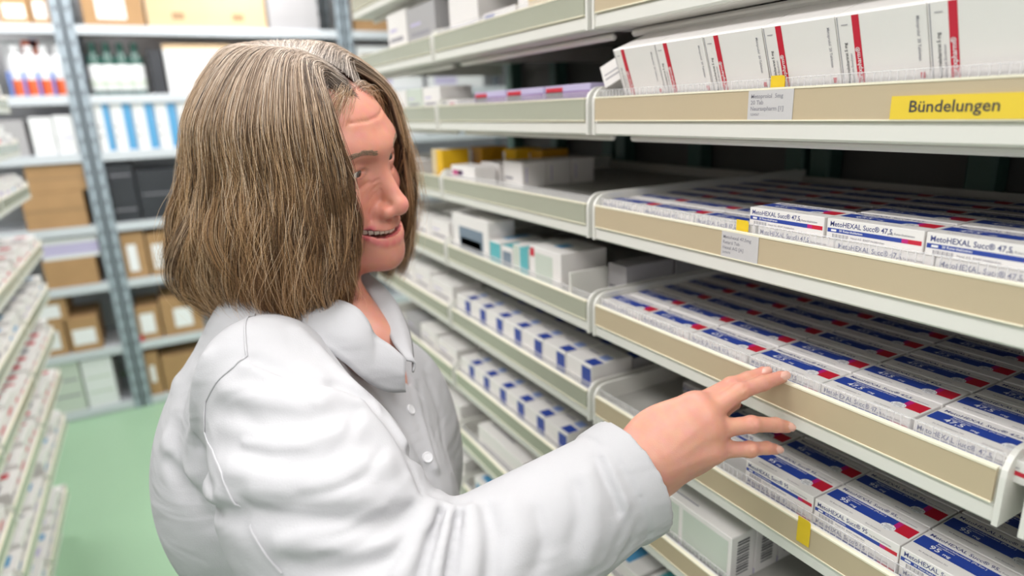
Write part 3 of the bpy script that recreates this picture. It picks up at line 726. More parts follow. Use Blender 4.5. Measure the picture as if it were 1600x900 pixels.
def surface_nets(f, lo, hi, h, nb=24):
    lo = np.asarray(lo, float); hi = np.asarray(hi, float)
    nblk = np.maximum(1, np.ceil((hi-lo)/(h*nb)).astype(int)); N = nblk*nb+2
    g = np.arange(nb+1); gx, gy, gz = np.meshgrid(g, g, g, indexing='ij'); G = np.stack([gx, gy, gz], -1).reshape(-1, 3)
    R = h*nb*math.sqrt(3)/2+h
    def cid(i): return (i[..., 0]*N[1]+i[..., 1])*N[2]+i[..., 2]
    IDS = []; VP = []; Q = []
    corner = np.array([[i, j, k] for i in (0,1) for j in (0,1) for k in (0,1)])
    edges = [(a, b) for a in range(8) for b in range(a+1, 8) if abs(corner[a]-corner[b]).sum() == 1]
    BL_ = np.stack(np.meshgrid(*[np.arange(n) for n in nblk], indexing='ij'), -1).reshape(-1, 3)*nb
    CN = lo+(BL_+nb/2)*h
    live = np.abs(f(CN)) <= R*1.25+.012
    BL_ = BL_[live]; CN = CN[live]
    OA, OD = f.cull(CN, R)
    if True:
        if True:
            for ib in range(len(BL_)):
                base = BL_[ib]
                S = f(lo+(G+base)*h, (OA[:, ib], OD[:, ib])).reshape(nb+1, nb+1, nb+1)
                neg = S < 0
                if neg.all() or not neg.any(): continue
                cs = [S[i:nb+i, j:nb+j, k:nb+k] for i, j, k in corner]
                cn = np.stack([x < 0 for x in cs]); mix = cn.any(0) & ~cn.all(0)
                I = np.argwhere(mix)
                V = np.stack([x[mix] for x in cs], 1)
                acc = np.zeros((len(I), 3)); cnt = np.zeros(len(I))
                for a, b in edges:
                    va, vb = V[:, a], V[:, b]; x = (va < 0) != (vb < 0)
                    t = np.where(x, va/np.where(x, va-vb, 1), 0)
                    p = corner[a]+t[:, None]*(corner[b]-corner[a])
                    acc += p*x[:, None]; cnt += x
                VP.append(lo+(I+base+acc/cnt[:, None])*h); IDS.append(cid(I+base))
                for ax in range(3):
                    o = [0, 0, 0]; o[ax] = 1
                    A = neg[:nb, :nb, :nb]; B = neg[o[0]:nb+o[0], o[1]:nb+o[1], o[2]:nb+o[2]]
                    E = np.argwhere(A != B)+base
                    if not len(E): continue
                    s = A[tuple((E-base).T)]
                    u, w = [(1, 2), (2, 0), (0, 1)][ax]
                    du = np.zeros(3, int); du[u] = 1; dw = np.zeros(3, int); dw[w] = 1
                    q = np.stack([cid(E), cid(E-du), cid(E-du-dw), cid(E-dw)], 1)
                    q[~s] = q[~s][:, ::-1]
                    Q.append(q)
    IDS = np.concatenate(IDS); VP = np.concatenate(VP); Q = np.concatenate(Q)
    o = np.argsort(IDS); IDS = IDS[o]; VP = VP[o]
    idx = np.searchsorted(IDS, Q); idx = np.clip(idx, 0, len(IDS)-1)
    ok = (IDS[idx] == Q).all(1)
    print('dropped quads', (~ok).sum())
    return VP, idx[ok]
def mesh_np(name, V, F, m, smooth=True):
    me = bpy.data.meshes.new(name)
    me.vertices.add(len(V)); me.vertices.foreach_set('co', np.ascontiguousarray(V, dtype=np.float32).ravel())
    n = len(F); k = F.shape[1]
    me.loops.add(n*k); me.loops.foreach_set('vertex_index', F.astype(np.int32).ravel())
    me.polygons.add(n); me.polygons.foreach_set('loop_start', np.arange(0, n*k, k, dtype=np.int32))
    me.polygons.foreach_set('use_smooth', np.full(n, smooth))
    me.update(calc_edges=True); me.validate()
    for mm in (m if isinstance(m, list) else [m]): me.materials.append(mm)
    return me
def color_attr(me, rgb):
    a = me.color_attributes.new('tint', 'FLOAT_COLOR', 'POINT')
    c = np.ones((len(rgb), 4), np.float32); c[:, :3] = rgb
    a.data.foreach_set('color', c.ravel())
camR, camD, camF = RM[:, 0], RM[:, 1], RM[:, 2]
UP = np.array([0., 0., 1.])
def flat(v): v = np.array(v, float); v[2] = 0; return unit(v)
rH, fH = flat(camR), flat(camF)

# --- frames
HC = at(480, 258, .69)                                   # between the ears
al = math.radians(21); pit = math.radians(-2); rol = math.radians(11)
yF = rH*math.cos(al)-fH*math.sin(al); yF = unit(yF*math.cos(pit)+UP*math.sin(pit))
xL = unit(np.cross(yF, UP)); xL = -xL                    # her left
zU = unit(np.cross(xL, yF))
if zU[2] < 0: zU = -zU
zU, xL = zU*math.cos(rol)-xL*math.sin(rol), xL*math.cos(rol)+zU*math.sin(rol)     # tilt towards her right shoulder
HB = np.stack([xL, yF, zU], 1)
HS = 1.0
def Hl(P): return (P-HC)@HB/HS
def Hw(p): return HC+HB@(np.asarray(p, float)*HS)
ab_ = math.radians(-4)
bF = unit(rH*math.cos(ab_)-fH*math.sin(ab_)); bR = unit(np.cross(bF, UP))      # facing, her right
BBX = np.stack([bF, bR, UP], 1)
NB = at(447, 492, .715)
def Bw(f, r, u): return NB+bF*f+bR*r+UP*u
SH = at(410, 590, .600); EL = at(612, 985, .505); WR = at(980, 748, .603)
print('arm', np.linalg.norm(SH-EL), np.linalg.norm(EL-WR), 'bR', bR, 'sh rel', (SH-NB)@BBX)

LIPS = []; GAP = []
# --- head in its own frame (x her left, y forward, z up)
def head_ops(S):
    H = lambda fn: (lambda P: fn(Hl(P))*HS)
    E = lambda c, r, k=.02: S.add(H(lambda p: d_ell(p, c, r)), k)
    C = lambda a, b, ra, rb, k=.015: S.add(H(lambda p: d_cone(p, a, b, ra, rb)), k)
    E((0,-.018,.032), (.072,.094,.080))
    E((0,.030,-.020), (.058,.060,.080), .03)
    E((0,.050,.032), (.054,.044,.050), .03)                 # forehead
    for s in (-1, 1):
        C((s*.054,.000,-.050), (s*.020,.062,-.093), .016, .014, .03)     # jaw
        E((s*.041,.059,-.029), (.022,.023,.019), .020)                   # cheek
        C((s*.010,.090,.021), (s*.040,.077,.025), .0085, .009, .018)     # brow ridge
    E((0,.083,-.096), (.020,.017,.018), .022)               # chin
    E((0,.076,-.066), (.028,.022,.024), .02)                # mouth barrel
    for s in (-1, 1):                                        # eye sockets
        S.sub(H(lambda p, s=s: d_ell(p, (s*.031,.0985,.004), (.0165,.0145,.0105))), .012)
    for s in (-1, 1):                                        # lids round the eyeball
        E((s*.031,.0735,.0035), (.0158,.0150,.0128), .006)
        S.sub(H(lambda p, s=s: d_ell(p, (s*.031,.092,.0028), (.0128,.0115,.0034))), .0025)
    C((0,.085,.010), (0,.1040,-.037), .0078, .0098, .010)    # nose bridge to tip
    E((0,.1040,-.0405), (.0105,.0115,.0095), .008)
    for s in (-1, 1):
        E((s*.0130,.0950,-.0430), (.0085,.0120,.0078), .005)
        S.sub(H(lambda p, s=s: d_ell(p, (s*.0065,.099,-.0520), (.0036,.0058,.0040))), .003)
        S.crease([Hw((s*.0120,.102,-.0335)), Hw((s*.0200,.0925,-.0355)), Hw((s*.0230,.086,-.042)), Hw((s*.0215,.083,-.051))], .0026, .0030)  # wing groove
        S.crease([Hw((s*.020,.094,-.040)), Hw((s*.030,.086,-.054)), Hw((s*.0375,.076,-.068)), Hw((s*.038,.070,-.080))], .0042, .0030)        # smile fold
    # lips: corners drawn back and up in a smile, parted over the upper teeth
    def ys(x, z):                                            # where the face surface lies at this spot
        y = .15
        for _ in range(40):
            y -= max(.0002, float(S(Hw((x, y, z))[None])[0])*.8)
        return y
    MX = [0, .008, .015, .022, .0275, .0315]
    ZU = [-.0602, -.0595, -.0592, -.0586, -.0578, -.0576]; ZG = [-.0690, -.0686, -.0676, -.0652, -.0620, -.0592]; ZD = [-.0792, -.0786, -.0768, -.0728, -.0672, -.0612]
    RU = [.0042,.0042,.0040,.0034,.0026,.0015]; RD = [.0056,.0054,.0050,.0040,.0028,.0016]; RG = [.0044,.0044,.0043,.0037,.0028,.0012]
    YU = [ys(x, z) for x, z in zip(MX, ZU)]; YG = [ys(x, z) for x, z in zip(MX, ZG)]; YD = [ys(x, z) for x, z in zip(MX, ZD)]
    for s in (-1, 1):
        for i in range(5):
            LIPS.append(((s*MX[i], YU[i]+.0004, ZU[i]), (s*MX[i+1], YU[i+1]-.0002, ZU[i+1]), (RU[i], RU[i+1]), .004))
            LIPS.append(((s*MX[i], YD[i]+.0008, ZD[i]), (s*MX[i+1], YD[i+1]-.0002, ZD[i+1]), (RD[i], RD[i+1]), .004))
            GAP.append(((s*MX[i], YG[i]+.0030, ZG[i]), (s*MX[i+1], YG[i+1]+.0028, ZG[i+1]), (RG[i], RG[i+1])))
            GAP.append(((s*MX[i], YG[i]-.0055, ZG[i]), (s*MX[i+1], YG[i+1]-.004, ZG[i+1]), (RG[i], RG[i+1])))
    for A_, B_, r_, k in LIPS: C(A_, B_, r_[0], r_[1], k)
    for A_, B_, r_ in GAP: S.sub(H(lambda p, A_=A_, B_=B_, r_=r_: d_cone(p, A_, B_, r_[0], r_[1])), .0014)
    # forehead lines and crow's feet
    S.crease([Hw((-.030,.084,.052)), Hw((-.01,.092,.050)), Hw((.01,.092,.050)), Hw((.03,.084,.053))], .0020, .0016)
    S.crease([Hw((-.026,.088,.040)), Hw((-.008,.0945,.038)), Hw((.008,.0945,.038)), Hw((.026,.088,.041))], .0018, .0010)
    for s in (-1, 1): S.crease([Hw((s*.004,.098,.016)), Hw((s*.005,.099,.028))], .0018, .0010)
    for s in (-1, 1):
        S.crease([Hw((s*.020,.088,-.0095)), Hw((s*.032,.084,-.0125)), Hw((s*.044,.074,-.010))], .002, .0018)
        for q_ in (-.004, .002, .008): S.crease([Hw((s*.047,.074,.002+q_*.4)), Hw((s*.058,.062,.002+q_*1.4))], .0015, .0010)
        for q_ in (0, .006, .012): S.crease([Hw((s*.010,.094,-.008-q_)), Hw((s*.017,.088,-.012-q_)), Hw((s*.026,.083,-.020-q_))], .0014, .0011)
        E((s*.074,-.008,-.008), (.008,.017,.030), .008)       # ears
    S.add(lambda P: d_cone(P, Hw((0,-.022,-.050)), NB+UP*.0+bF*.012, .050, .052), .03)    # neck

# --- hand: joints read off the photograph, a little depth added for the curl
HAND = {
 'index':  [(1086,634,.603), (1142,602,.621), (1169,592,.625), (1193,582,.627)],
 'middle': [(1100,650,.594), (1157,611,.606), (1192,599,.612), (1221,589,.616)],
 'ring':   [(1108,672,.592), (1174,663,.597), (1212,664,.606), (1229,667,.611)],
 'little': [(1110,703,.594), (1171,702,.598), (1198,700,.605), (1211,702,.609)],
}
RAD = {'index': (.0095,.0078,.0070,.0060), 'middle': (.0098,.0080,.0072,.0062), 'ring': (.0095,.0077,.0069,.0060), 'little': (.0088,.0068,.0060,.0053)}
def hand_ops(S):
    for n, J in HAND.items():
        pts = [at(*j) for j in J]; r = RAD[n]
        base = WR+(pts[0]-WR)*.12
        S.add(lambda P, a=base, b=pts[0], ra=.0165, rb=r[0]+.0035: d_cone(P, a, b, ra, rb), .014)
    S.add(lambda P, c=at(1055,688,.606), B=np.stack([unit(at(1110,668,.6)-at(990,742,.6)), unit(at(1115,705,.6)-at(1085,632,.6)), camF], 1): d_ell(P, c, (.050,.039,.0135), B), .014)
    for n, J in HAND.items():
        pts = [at(*j) for j in J]; r = RAD[n]
        first = True
        for i in range(3):
            S.add(lambda P, a=pts[i], b=pts[i+1], ra=r[i], rb=r[i+1]: d_cone(P, a, b, ra, rb), .0055 if i == 0 else .003)
        S.add(lambda P, c=pts[1]-camF*.0012: np.linalg.norm(P-c, axis=1)-(r[1]*1.02), .004)
        # knuckle
        S.add(lambda P, c=pts[0]-camF*.0035: np.linalg.norm(P-c, axis=1)-.0078, .012)
        ax = unit(pts[2]-pts[1]); sd = unit(np.cross(ax, camF))
        for t in (-.0022, .0, .0022):
            c = pts[1]-camF*r[1]+ax*t; S.crease([c-sd*.004, c+sd*.0042], .0010, .0011)
        c = pts[2]-camF*r[2]; S.crease([c-sd*.003, c+sd*.0032], .0009, .0009)
    # thumb, behind the palm
    T = [at(1020,690,.618), at(1075,668,.642), at(1118,645,.654), at(1146,630,.660)]
    for a, b, ra, rb in ((T[0],T[1],.016,.0125), (T[1],T[2],.0115,.0095), (T[2],T[3],.0092,.0075)):
        S.add(lambda P, a=a, b=b, ra=ra, rb=rb: d_cone(P, a, b, ra, rb), .010)
    # tendons
    for n in ('index', 'middle', 'ring', 'little'):
        m = at(*HAND[n][0]); S.crease([WR+(m-WR)*.45-camF*.018, m-camF*.014], .004, -.0006)
def arm_ops(S):
    fa = unit(WR-EL); side = unit(np.cross(fa, camF)); nn = np.cross(fa, side)
    S.add(lambda P: d_cone(P, EL, WR-fa*.05, .042, .031), .02)
    for o in (-.012, .012): S.add(lambda P, o=o: d_cone(P, WR-fa*.06+side*o*1.3, WR+fa*.035+side*o*1.25, .0225, .0200), .02)
    S.add(lambda P: d_cone(P, SH+camF*.02, EL, .040, .042), .02)
LSH = Bw(.0, -.155, -.055); LEL = Bw(-.01, -.215, -.33); LWR = Bw(.09, -.20, -.54)
def torso_ops(S):
    S.add(lambda P: d_cone(P, Bw(0,-.11,-.085), Bw(.01,.08,-.095), .038, .036), .03)
    S.add(lambda P: d_ell(P, Bw(.0,0,-.19), (.090,.130,.15), BBX), .04)
    S.add(lambda P: d_cone(P, LSH, LEL, .046, .040), .02); S.add(lambda P: d_cone(P, LEL, LWR, .038, .026), .02)
    # the hidden left hand, relaxed
    fl = unit(LWR-LEL); sl = bF; ol = unit(np.cross(fl, sl))
    S.add(lambda P: d_ell(P, LWR+fl*.045, (.045,.036,.015), np.stack([fl, sl, ol], 1)), .015)
    for i, (o, L) in enumerate([(.027,.066), (.009,.074), (-.009,.070), (-.025,.054)]):
        a = LWR+fl*.080+sl*o; bb = a+fl*L*.55+ol*.006; cc = bb+fl*L*.4+ol*.016
        S.add(lambda P, a=a, b=bb: d_cone(P, a, b, .0092, .0078), .006); S.add(lambda P, a=bb, b=cc: d_cone(P, a, b, .0078, .0062), .003)
    a = LWR+fl*.02+sl*.026; bb = a+fl*.035+sl*.020; cc = bb+fl*.035+sl*.004
    S.add(lambda P, a=a, b=bb: d_cone(P, a, b, .013, .0105), .01); S.add(lambda P, a=bb, b=cc: d_cone(P, a, b, .0105, .0075), .004)
def chest_ops(S):
    S.add(lambda P: d_ell(P, Bw(.040,-.005,-.040), (.050,.055,.050), BBX), .03)
    S.add(lambda P: d_ell(P, Bw(.070,-.01,-.100), (.058,.060,.065), BBX), .03)
def throat_ops(S): S.add(lambda P: d_cone(P, at(508,440,.718), at(574,540,.692), .031, .034), .03)
body = SDF(); torso_ops(body); throat_ops(body); chest_ops(body); arm_ops(body); head_ops(body); hand_ops(body)
person = empty('person', (float(NB[0]), float(NB[1]), 0)); tag(person, 'person in a white lab coat with a grey-blond bob reaching for the cartons', 'person')
def under(o):
    o.parent = person; o.matrix_parent_inverse = Matrix.Translation((-float(NB[0]), -float(NB[1]), 0)); return o
SKIN = bpy.data.materials.new('skin'); SKIN.use_nodes = True
nt = SKIN.node_tree; bs = nt.nodes['Principled BSDF']
at_ = nt.nodes.new('ShaderNodeAttribute'); at_.attribute_name = 'tint'
nz = nt.nodes.new('ShaderNodeTexNoise'); nz.inputs['Scale'].default_value = 90; nz.inputs['Detail'].default_value = 4
tcx = nt.nodes.new('ShaderNodeTexCoord'); nt.links.new(tcx.outputs['Object'], nz.inputs['Vector'])
mxx = nt.nodes.new('ShaderNodeMix'); mxx.data_type = 'RGBA'; mxx.blend_type = 'OVERLAY'; mxx.inputs[0].default_value = .22
nt.links.new(at_.outputs['Color'], mxx.inputs[6]); nt.links.new(nz.outputs['Color'], mxx.inputs[7])
hsv = nt.nodes.new('ShaderNodeHueSaturation'); nt.links.new(mxx.outputs[2], hsv.inputs['Color'])
mxx.blend_type = 'SOFT_LIGHT'
nt.links.new(hsv.outputs[0], bs.inputs['Base Color'])
bs.inputs['Roughness'].default_value = .42; bs.inputs['Specular IOR Level'].default_value = .45
bs.inputs['Subsurface Weight'].default_value = .25; bs.inputs['Subsurface Radius'].default_value = (.010, .0035, .0018); bs.inputs['Subsurface Scale'].default_value = .5
n2 = nt.nodes.new('ShaderNodeTexNoise'); n2.inputs['Scale'].default_value = 900; nt.links.new(tcx.outputs['Object'], n2.inputs['Vector'])
bp = nt.nodes.new('ShaderNodeBump'); bp.inputs['Strength'].default_value = .12; bp.inputs['Distance'].default_value = .001
nt.links.new(n2.outputs['Fac'], bp.inputs['Height']); nt.links.new(bp.outputs[0], bs.inputs['Normal'])
import time as _t
t0 = _t.time()
lo = np.minimum.reduce([HC-.16, SH-.1, EL-.08, Bw(-.16,-.25,-.75), Bw(-.16,.2,-.75), Bw(.16,-.25,-.75)])
hi = np.maximum.reduce([HC+.16, at(1240,560,.66)+.03, Bw(.16,.2,0), Bw(.2,-.3,0), LSH+.1])
lo[2] = min(lo[2], LWR[2]-.25)
if 'BOUNDS' in globals(): lo, hi = BOUNDS()
V, F = surface_nets(body, lo, hi, .0017)
print('body', len(V), len(F), _t.time()-t0)
me = mesh_np('body', V, F, SKIN)
p = Hl(V)
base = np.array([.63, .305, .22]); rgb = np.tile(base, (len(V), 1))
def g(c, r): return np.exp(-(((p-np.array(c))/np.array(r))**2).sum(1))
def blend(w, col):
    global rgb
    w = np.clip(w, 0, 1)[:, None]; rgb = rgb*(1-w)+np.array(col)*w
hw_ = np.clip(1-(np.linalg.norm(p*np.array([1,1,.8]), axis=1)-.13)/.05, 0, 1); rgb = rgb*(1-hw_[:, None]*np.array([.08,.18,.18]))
for s in (-1, 1): blend(.7*g((s*.042,.062,-.032), (.030,.034,.026)), (.66,.22,.17))
blend(.6*g((0,.118,-.038), (.014,.02,.014)), (.66,.25,.19))
lip = np.zeros(len(V)); mouth = np.zeros(len(V))
for A_, B_, r_, k in LIPS: lip = np.maximum(lip, np.clip(1-(d_cone(p, A_, B_, r_[0], r_[1])-.0012)/.0012, 0, 1))
blend(.95*lip, (.58,.14,.15))
for A_, B_, r_ in GAP: mouth = np.maximum(mouth, (d_cone(p, A_, B_, r_[0], r_[1]) < .0006)*(d_cone(p, A_, B_, 0, 0) < 1)*(np.array(p[:,1]) < (A_[1]-.0025)))
blend(mouth*.9, (.14,.03,.03))
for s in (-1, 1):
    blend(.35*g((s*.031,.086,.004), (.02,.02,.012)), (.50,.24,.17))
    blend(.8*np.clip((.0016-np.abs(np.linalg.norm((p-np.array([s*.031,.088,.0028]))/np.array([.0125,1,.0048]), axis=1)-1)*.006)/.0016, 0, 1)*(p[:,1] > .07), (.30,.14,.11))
blend(.5*g((0,.03,-.16), (.08,.09,.06)), (.52,.20,.15))  # reddish neck, with the shade below the chin painted into its tint
hm = np.linalg.norm(V-at(1090,670,.6), axis=1) < .16
q = V-0
for n, J in HAND.items():
    w = np.exp(-(np.linalg.norm(V-at(*J[0]), axis=1)/.012)**2)+.8*np.exp(-(np.linalg.norm(V-at(*J[1]), axis=1)/.009)**2)+np.exp(-(np.linalg.norm(V-at(*J[3]), axis=1)/.011)**2)
    blend(.45*w, (.68,.25,.18))
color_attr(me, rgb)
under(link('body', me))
# finger nails
NAIL = mat('finger_nail', (.74,.42,.34), .22)
for n, J in HAND.items():
    a, b_ = at(*J[2]), at(*J[3]); ax = unit(b_-a); out = unit(-camF-ax*(-camF@ax)+UP*.35-ax*(UP@ax)*.35); sd = np.cross(ax, out); r = RAD[n][3]
    nb_ = MB(); rows = []
    for i in range(6):
        t = i/5; L = -.0045+t*.0115; row = []
        for j in range(7):
            u = (j/6-.5)*2; w = r*.80*(1-.25*(2*t-1)**4)
            ang = u*.85
            P_ = b_+ax*L+sd*math.sin(ang)*w*1.15+out*(math.cos(ang)*(r+.0005)-abs(L)*0.06-(max(0, L-.003))*.25)
            row.append(P_)
        rows.append(row)
    for i in range(5):
        for j in range(6): nb_.poly([rows[i][j], rows[i+1][j], rows[i+1][j+1], rows[i][j+1]], NAIL)
    under(nb_.build('finger_nail', None, True))
# eyes
EYE = mat('eye_white', (.78,.74,.70), .12); IRIS = mat('eye_iris', (.10,.09,.08), .1); PUP = mat('eye_pupil', (.01,.01,.01), .05)
for s in (-1, 1):
    c = np.array([s*.031, .0735, .0035]); R_ = .0128
    gaze = unit(np.array([.10, 1.0, -.22]))
    b = MB(); n1, n2_ = 20, 14
    ax1 = unit(np.cross(gaze, [0,0,1])); ax2 = np.cross(ax1, gaze)
    ring = []
    for i in range(n2_+1):
        th = math.pi*i/n2_
        ring.append([Hw(c+R_*(gaze*math.cos(th)+(ax1*math.cos(2*math.pi*j/n1)+ax2*math.sin(2*math.pi*j/n1))*math.sin(th))) for j in range(n1)])
    for i in range(n2_):
        m = PUP if i < 1 else (IRIS if i < 2 else EYE)
        for j in range(n1): b.poly([ring[i][j], ring[i+1][j], ring[i+1][(j+1)%n1], ring[i][(j+1)%n1]], m)
    under(b.build('eye', None, True))
# teeth
TOOTH = mat('tooth_enamel', (.80,.72,.60), .2)
b = MB()
for i in range(-6, 7):
    a = (i+.5)*.20; x = math.sin(a)*.0265; y = .0620+math.cos(a)*.0290; z = -.0660+abs(i+.5)*.0011
    w = .0050
    t_ = np.array([math.cos(a), -math.sin(a), 0]); nrm = np.array([math.sin(a), math.cos(a), 0]); up = np.array([0,0,1.])
    cc = np.array([x, y, z])
    P8 = [Hw(cc+t_*sx*w*.55*(1 if sz > 0 else .9)+nrm*sy*.0022+up*sz*.0046) for sz in (-1, 1) for sy in (-1, 1) for sx in (-1, 1)]
    for f_ in ((0,1,3,2),(4,6,7,5),(0,4,5,1),(2,3,7,6),(0,2,6,4),(1,5,7,3)): b.poly([P8[k] for k in f_], TOOTH)
under(b.build('teeth', None))

# ------------------------------------------------------------------ hair: a bob, strand by strand
def bez(ctrl, t):
    # Catmull-Rom through the control points, ctrl (n, k, 3), t (m,) -> (n, m, 3)
    n, k, _ = ctrl.shape
    C_ = np.concatenate([2*ctrl[:, :1]-ctrl[:, 1:2], ctrl, 2*ctrl[:, -1:]-ctrl[:, -2:-1]], 1)
    x = t*(k-1); i = np.minimum(x.astype(int), k-2); u = (x-i)[None, :, None]
    p0, p1, p2, p3 = C_[:, i], C_[:, i+1], C_[:, i+2], C_[:, i+3]
    return .5*((2*p1)+(-p0+p2)*u+(2*p0-5*p1+4*p2-p3)*u*u+(-p0+3*p1-3*p2+p3)*u**3)
def hair_paths(phi, lay, dph, rg, length=1.0):
    """phi: azimuth round the head (0 front, pi/2 her right, pi back, 3pi/2 her left); lay 0 inner .. 1 outer."""
    n = len(phi)
    right = phi < math.pi
    a = np.where(right, phi, 2*math.pi-phi)           # 0 front .. pi back
    sx = np.where(right, -1.0, 1.0)
    L = lay
    # roots: along the parting; the foremost strands root along the hairline over the temple
    w = np.clip((a-.35)/(math.pi-.35), 0, 1)
    ry = .082-.120*w**.75+rg.normal(0, .005, n)
    rx_ = .004+sx*np.abs(rg.normal(0, .003, n))+sx*(1-L)*.020
    rz_ = .030+.084*np.sqrt(np.clip(1-((ry+.016)/.108)**2-(rx_/.076)**2, .02, 1))
    dph = np.zeros(n) if dph is None else dph
    def ring(z, kx, ky_f, ky_b, c=-.02, k=0.0):
        aa = np.clip(a+dph*k, .33, math.pi); ca, sa = np.cos(aa), np.sin(aa)
        f_ = np.clip(ca, 0, 1)
        x = kx*np.abs(sa)**np.where(ca > 0, .42, 1.0)
        y = c+np.where(ca > 0, ky_f*f_**.85, ky_b*ca)
        return np.stack([sx*x, y, z+0*a], 1)
    infl = .002+.014*L
    fr = np.clip(1-(a-.35)/.6, 0, 1)                   # the foremost locks
    sp = fr*np.abs(rg.normal(0, 1, n))
    rx_ = rx_+sx*np.clip(sp*.010, 0, .03); ry = ry-np.clip(sp*.012, 0, .024)
    rz_ = .030+.084*np.sqrt(np.clip(1-((ry+.016)/.108)**2-(rx_/.076)**2, .02, 1))
    c0 = np.stack([rx_, ry, rz_+.002+.005*L], 1)
    c1 = ring(.103+.012*L, .044+infl*.6, .072+infl*.3, .052+infl, -.014)
    c1[:, 2] -= .010*fr
    c1 = c1*.72+c0*.28+np.array([0, 0, .003])*L[:, None]
    c2 = ring(.062+.004*L, .068+infl*1.1, .106+infl*.2, .080+infl*1.1, -.016)
    c3 = ring(.004+0*L, .074+infl*1.4, .114+infl*.2, .096+infl*1.5, -.018, .35)
    c4 = ring(-.054+0*L, .078+.028*L, .109+.004*L, .110+.036*L, -.022, .7)
    c5 = ring(-.100+0*L, .076+.034*L, .098+.004*L, .114+.050*L, -.026, 1.0)
    tip = -.150+.020*(1-L)+rg.normal(0, .010, n)-.018*np.exp(-((a-1.5)/.6)**2)+.014*np.clip((a-2.2)/.9, 0, 1)
    c6 = ring(tip, .060+.036*L, .080, .098+.054*L, -.026, 1.25)
    return np.stack([c0, c1, c2, c3, c4, c5, c6], 1)
HAIRM = bpy.data.materials.new('hair_ash_blond'); HAIRM.use_nodes = True
nt = HAIRM.node_tree; bs = nt.nodes['Principled BSDF']
ha = nt.nodes.new('ShaderNodeAttribute'); ha.attribute_name = 'tint'
nt.links.new(ha.outputs['Color'], bs.inputs['Base Color'])
bs.inputs['Roughness'].default_value = .48; bs.inputs['Specular IOR Level'].default_value = .5
PHI0, PHI1 = .40, 2*math.pi-.50
def strand_set(N, rg, lay_lo, lay_hi, clumps=150, npts=18, wild=0.0):
    cp = rg.uniform(PHI0, PHI1, clumps); cl = rg.uniform(0, 1, clumps); co = rg.normal(0, 1, (clumps, 6))
    ci = rg.integers(0, clumps, N)
    phi = cp[ci]+rg.normal(0, .075, N); phi = np.clip(phi, PHI0-.04, PHI1+.04)
    lay = np.clip(lay_lo+(lay_hi-lay_lo)*np.clip(cl[ci]+rg.normal(0, .25, N), 0, 1), 0, 1.1)
    ctrl = hair_paths(phi, lay, (rg.normal(0, .13, clumps))[ci]+rg.normal(0, .03, N)-.02, rg)
    ctrl[:, 4:, :] += (rg.normal(0, .0045, (clumps, 1, 3)))[ci]
    t = np.linspace(0, 1, npts)
    P = bez(ctrl, t)
    # clump sway and strand frizz, growing towards the tip
    g_ = (t**1.6)[None, :, None]
    sway = np.zeros_like(P)
    ph = co[ci]
    for k_, (fr, am) in enumerate(((2.2, .0115), (4.6, .0078), (8.0, .0030))):
        for d in range(3):
            sway[:, :, d] += am*np.sin(fr*math.pi*t[None]+ph[:, d:d+1]*3+k_)*[1, 1, .3][d]
    P += sway*g_
    own = rg.normal(0, 1, (N, 6))
    fr = np.zeros_like(P)
    for d in range(3): fr[:, :, d] = np.sin(t[None]*(6+3*own[:, d:d+1])+own[:, d+3:d+4]*4)*(.0016+wild)
    P += fr*(t**1.1)[None, :, None]
    # converge strands of a clump near the tip
    tipc = np.zeros((clumps, npts, 3)); cnt = np.bincount(ci, minlength=clumps)[:, None, None]+1e-9
    np.add.at(tipc, ci, P); tipc /= cnt
    P = P+(tipc[ci]-P)*(.42*np.clip((t-.25)/.75, 0, 1)**1.2)[None, :, None]
    return P, ci, rg.uniform(0, 1, clumps)
PAL = np.array([[.12,.073,.040], [.20,.128,.068], [.31,.208,.115], [.54,.40,.25], [.68,.60,.50], [.045,.026,.016]])
PAL = PAL*np.array([.98, .86, .75])
def pick(rg, N, ci, cc):
    r = np.clip(.5+(cc[ci]-.5)*.95+(rg.uniform(0, 1, N)-.5)*.55, 0, .999)
    e = np.array([.26, .50, .67, .79, .87, 1.0])
    return PAL[np.searchsorted(e, r)]*rg.uniform(.8, 1.2, (N, 1))
def hair_object(name, P, tint, rad):
    N, K, _ = P.shape
    W = HC+(P.reshape(-1, 3)*HS)@HB.T
    cu = bpy.data.hair_curves.new(name); cu.add_curves([K]*N)
    cu.points.foreach_set('position', np.ascontiguousarray(W, np.float32).ravel()) if hasattr(cu.points, 'foreach_set') else None
    a = cu.attributes.get('position'); a.data.foreach_set('vector', np.ascontiguousarray(W, np.float32).ravel())
    r = cu.attributes.get('radius') or cu.attributes.new('radius', 'FLOAT', 'POINT')
    t = np.linspace(0, 1, K); rr = (rad[:, None]*(1-.75*t**3)[None]).astype(np.float32)
    r.data.foreach_set('value', rr.ravel())
    c = cu.attributes.new('tint', 'FLOAT_COLOR', 'POINT'); q = np.ones((N, K, 4), np.float32)
    u = t[None, :, None]; lum = tint.mean(1)[:, None, None]
    root = np.clip(1-u/.42, 0, 1)*.75*(K > 7); gold = np.clip((u-.4)/.5, 0, 1)*(K > 7)      # greyer near the roots, golden towards the ends
    col = tint[:, None, :]*(1-root)+lum*1.35*np.array([1.04, .98, .92])*root
    q[:, :, :3] = col*(1+gold*np.array([.06, -.04, -.20]))
    c.data.foreach_set('color', q.ravel())
    cu.materials.append(HAIRM)
    return under(link(name, cu))
hr = np.random.default_rng(11)
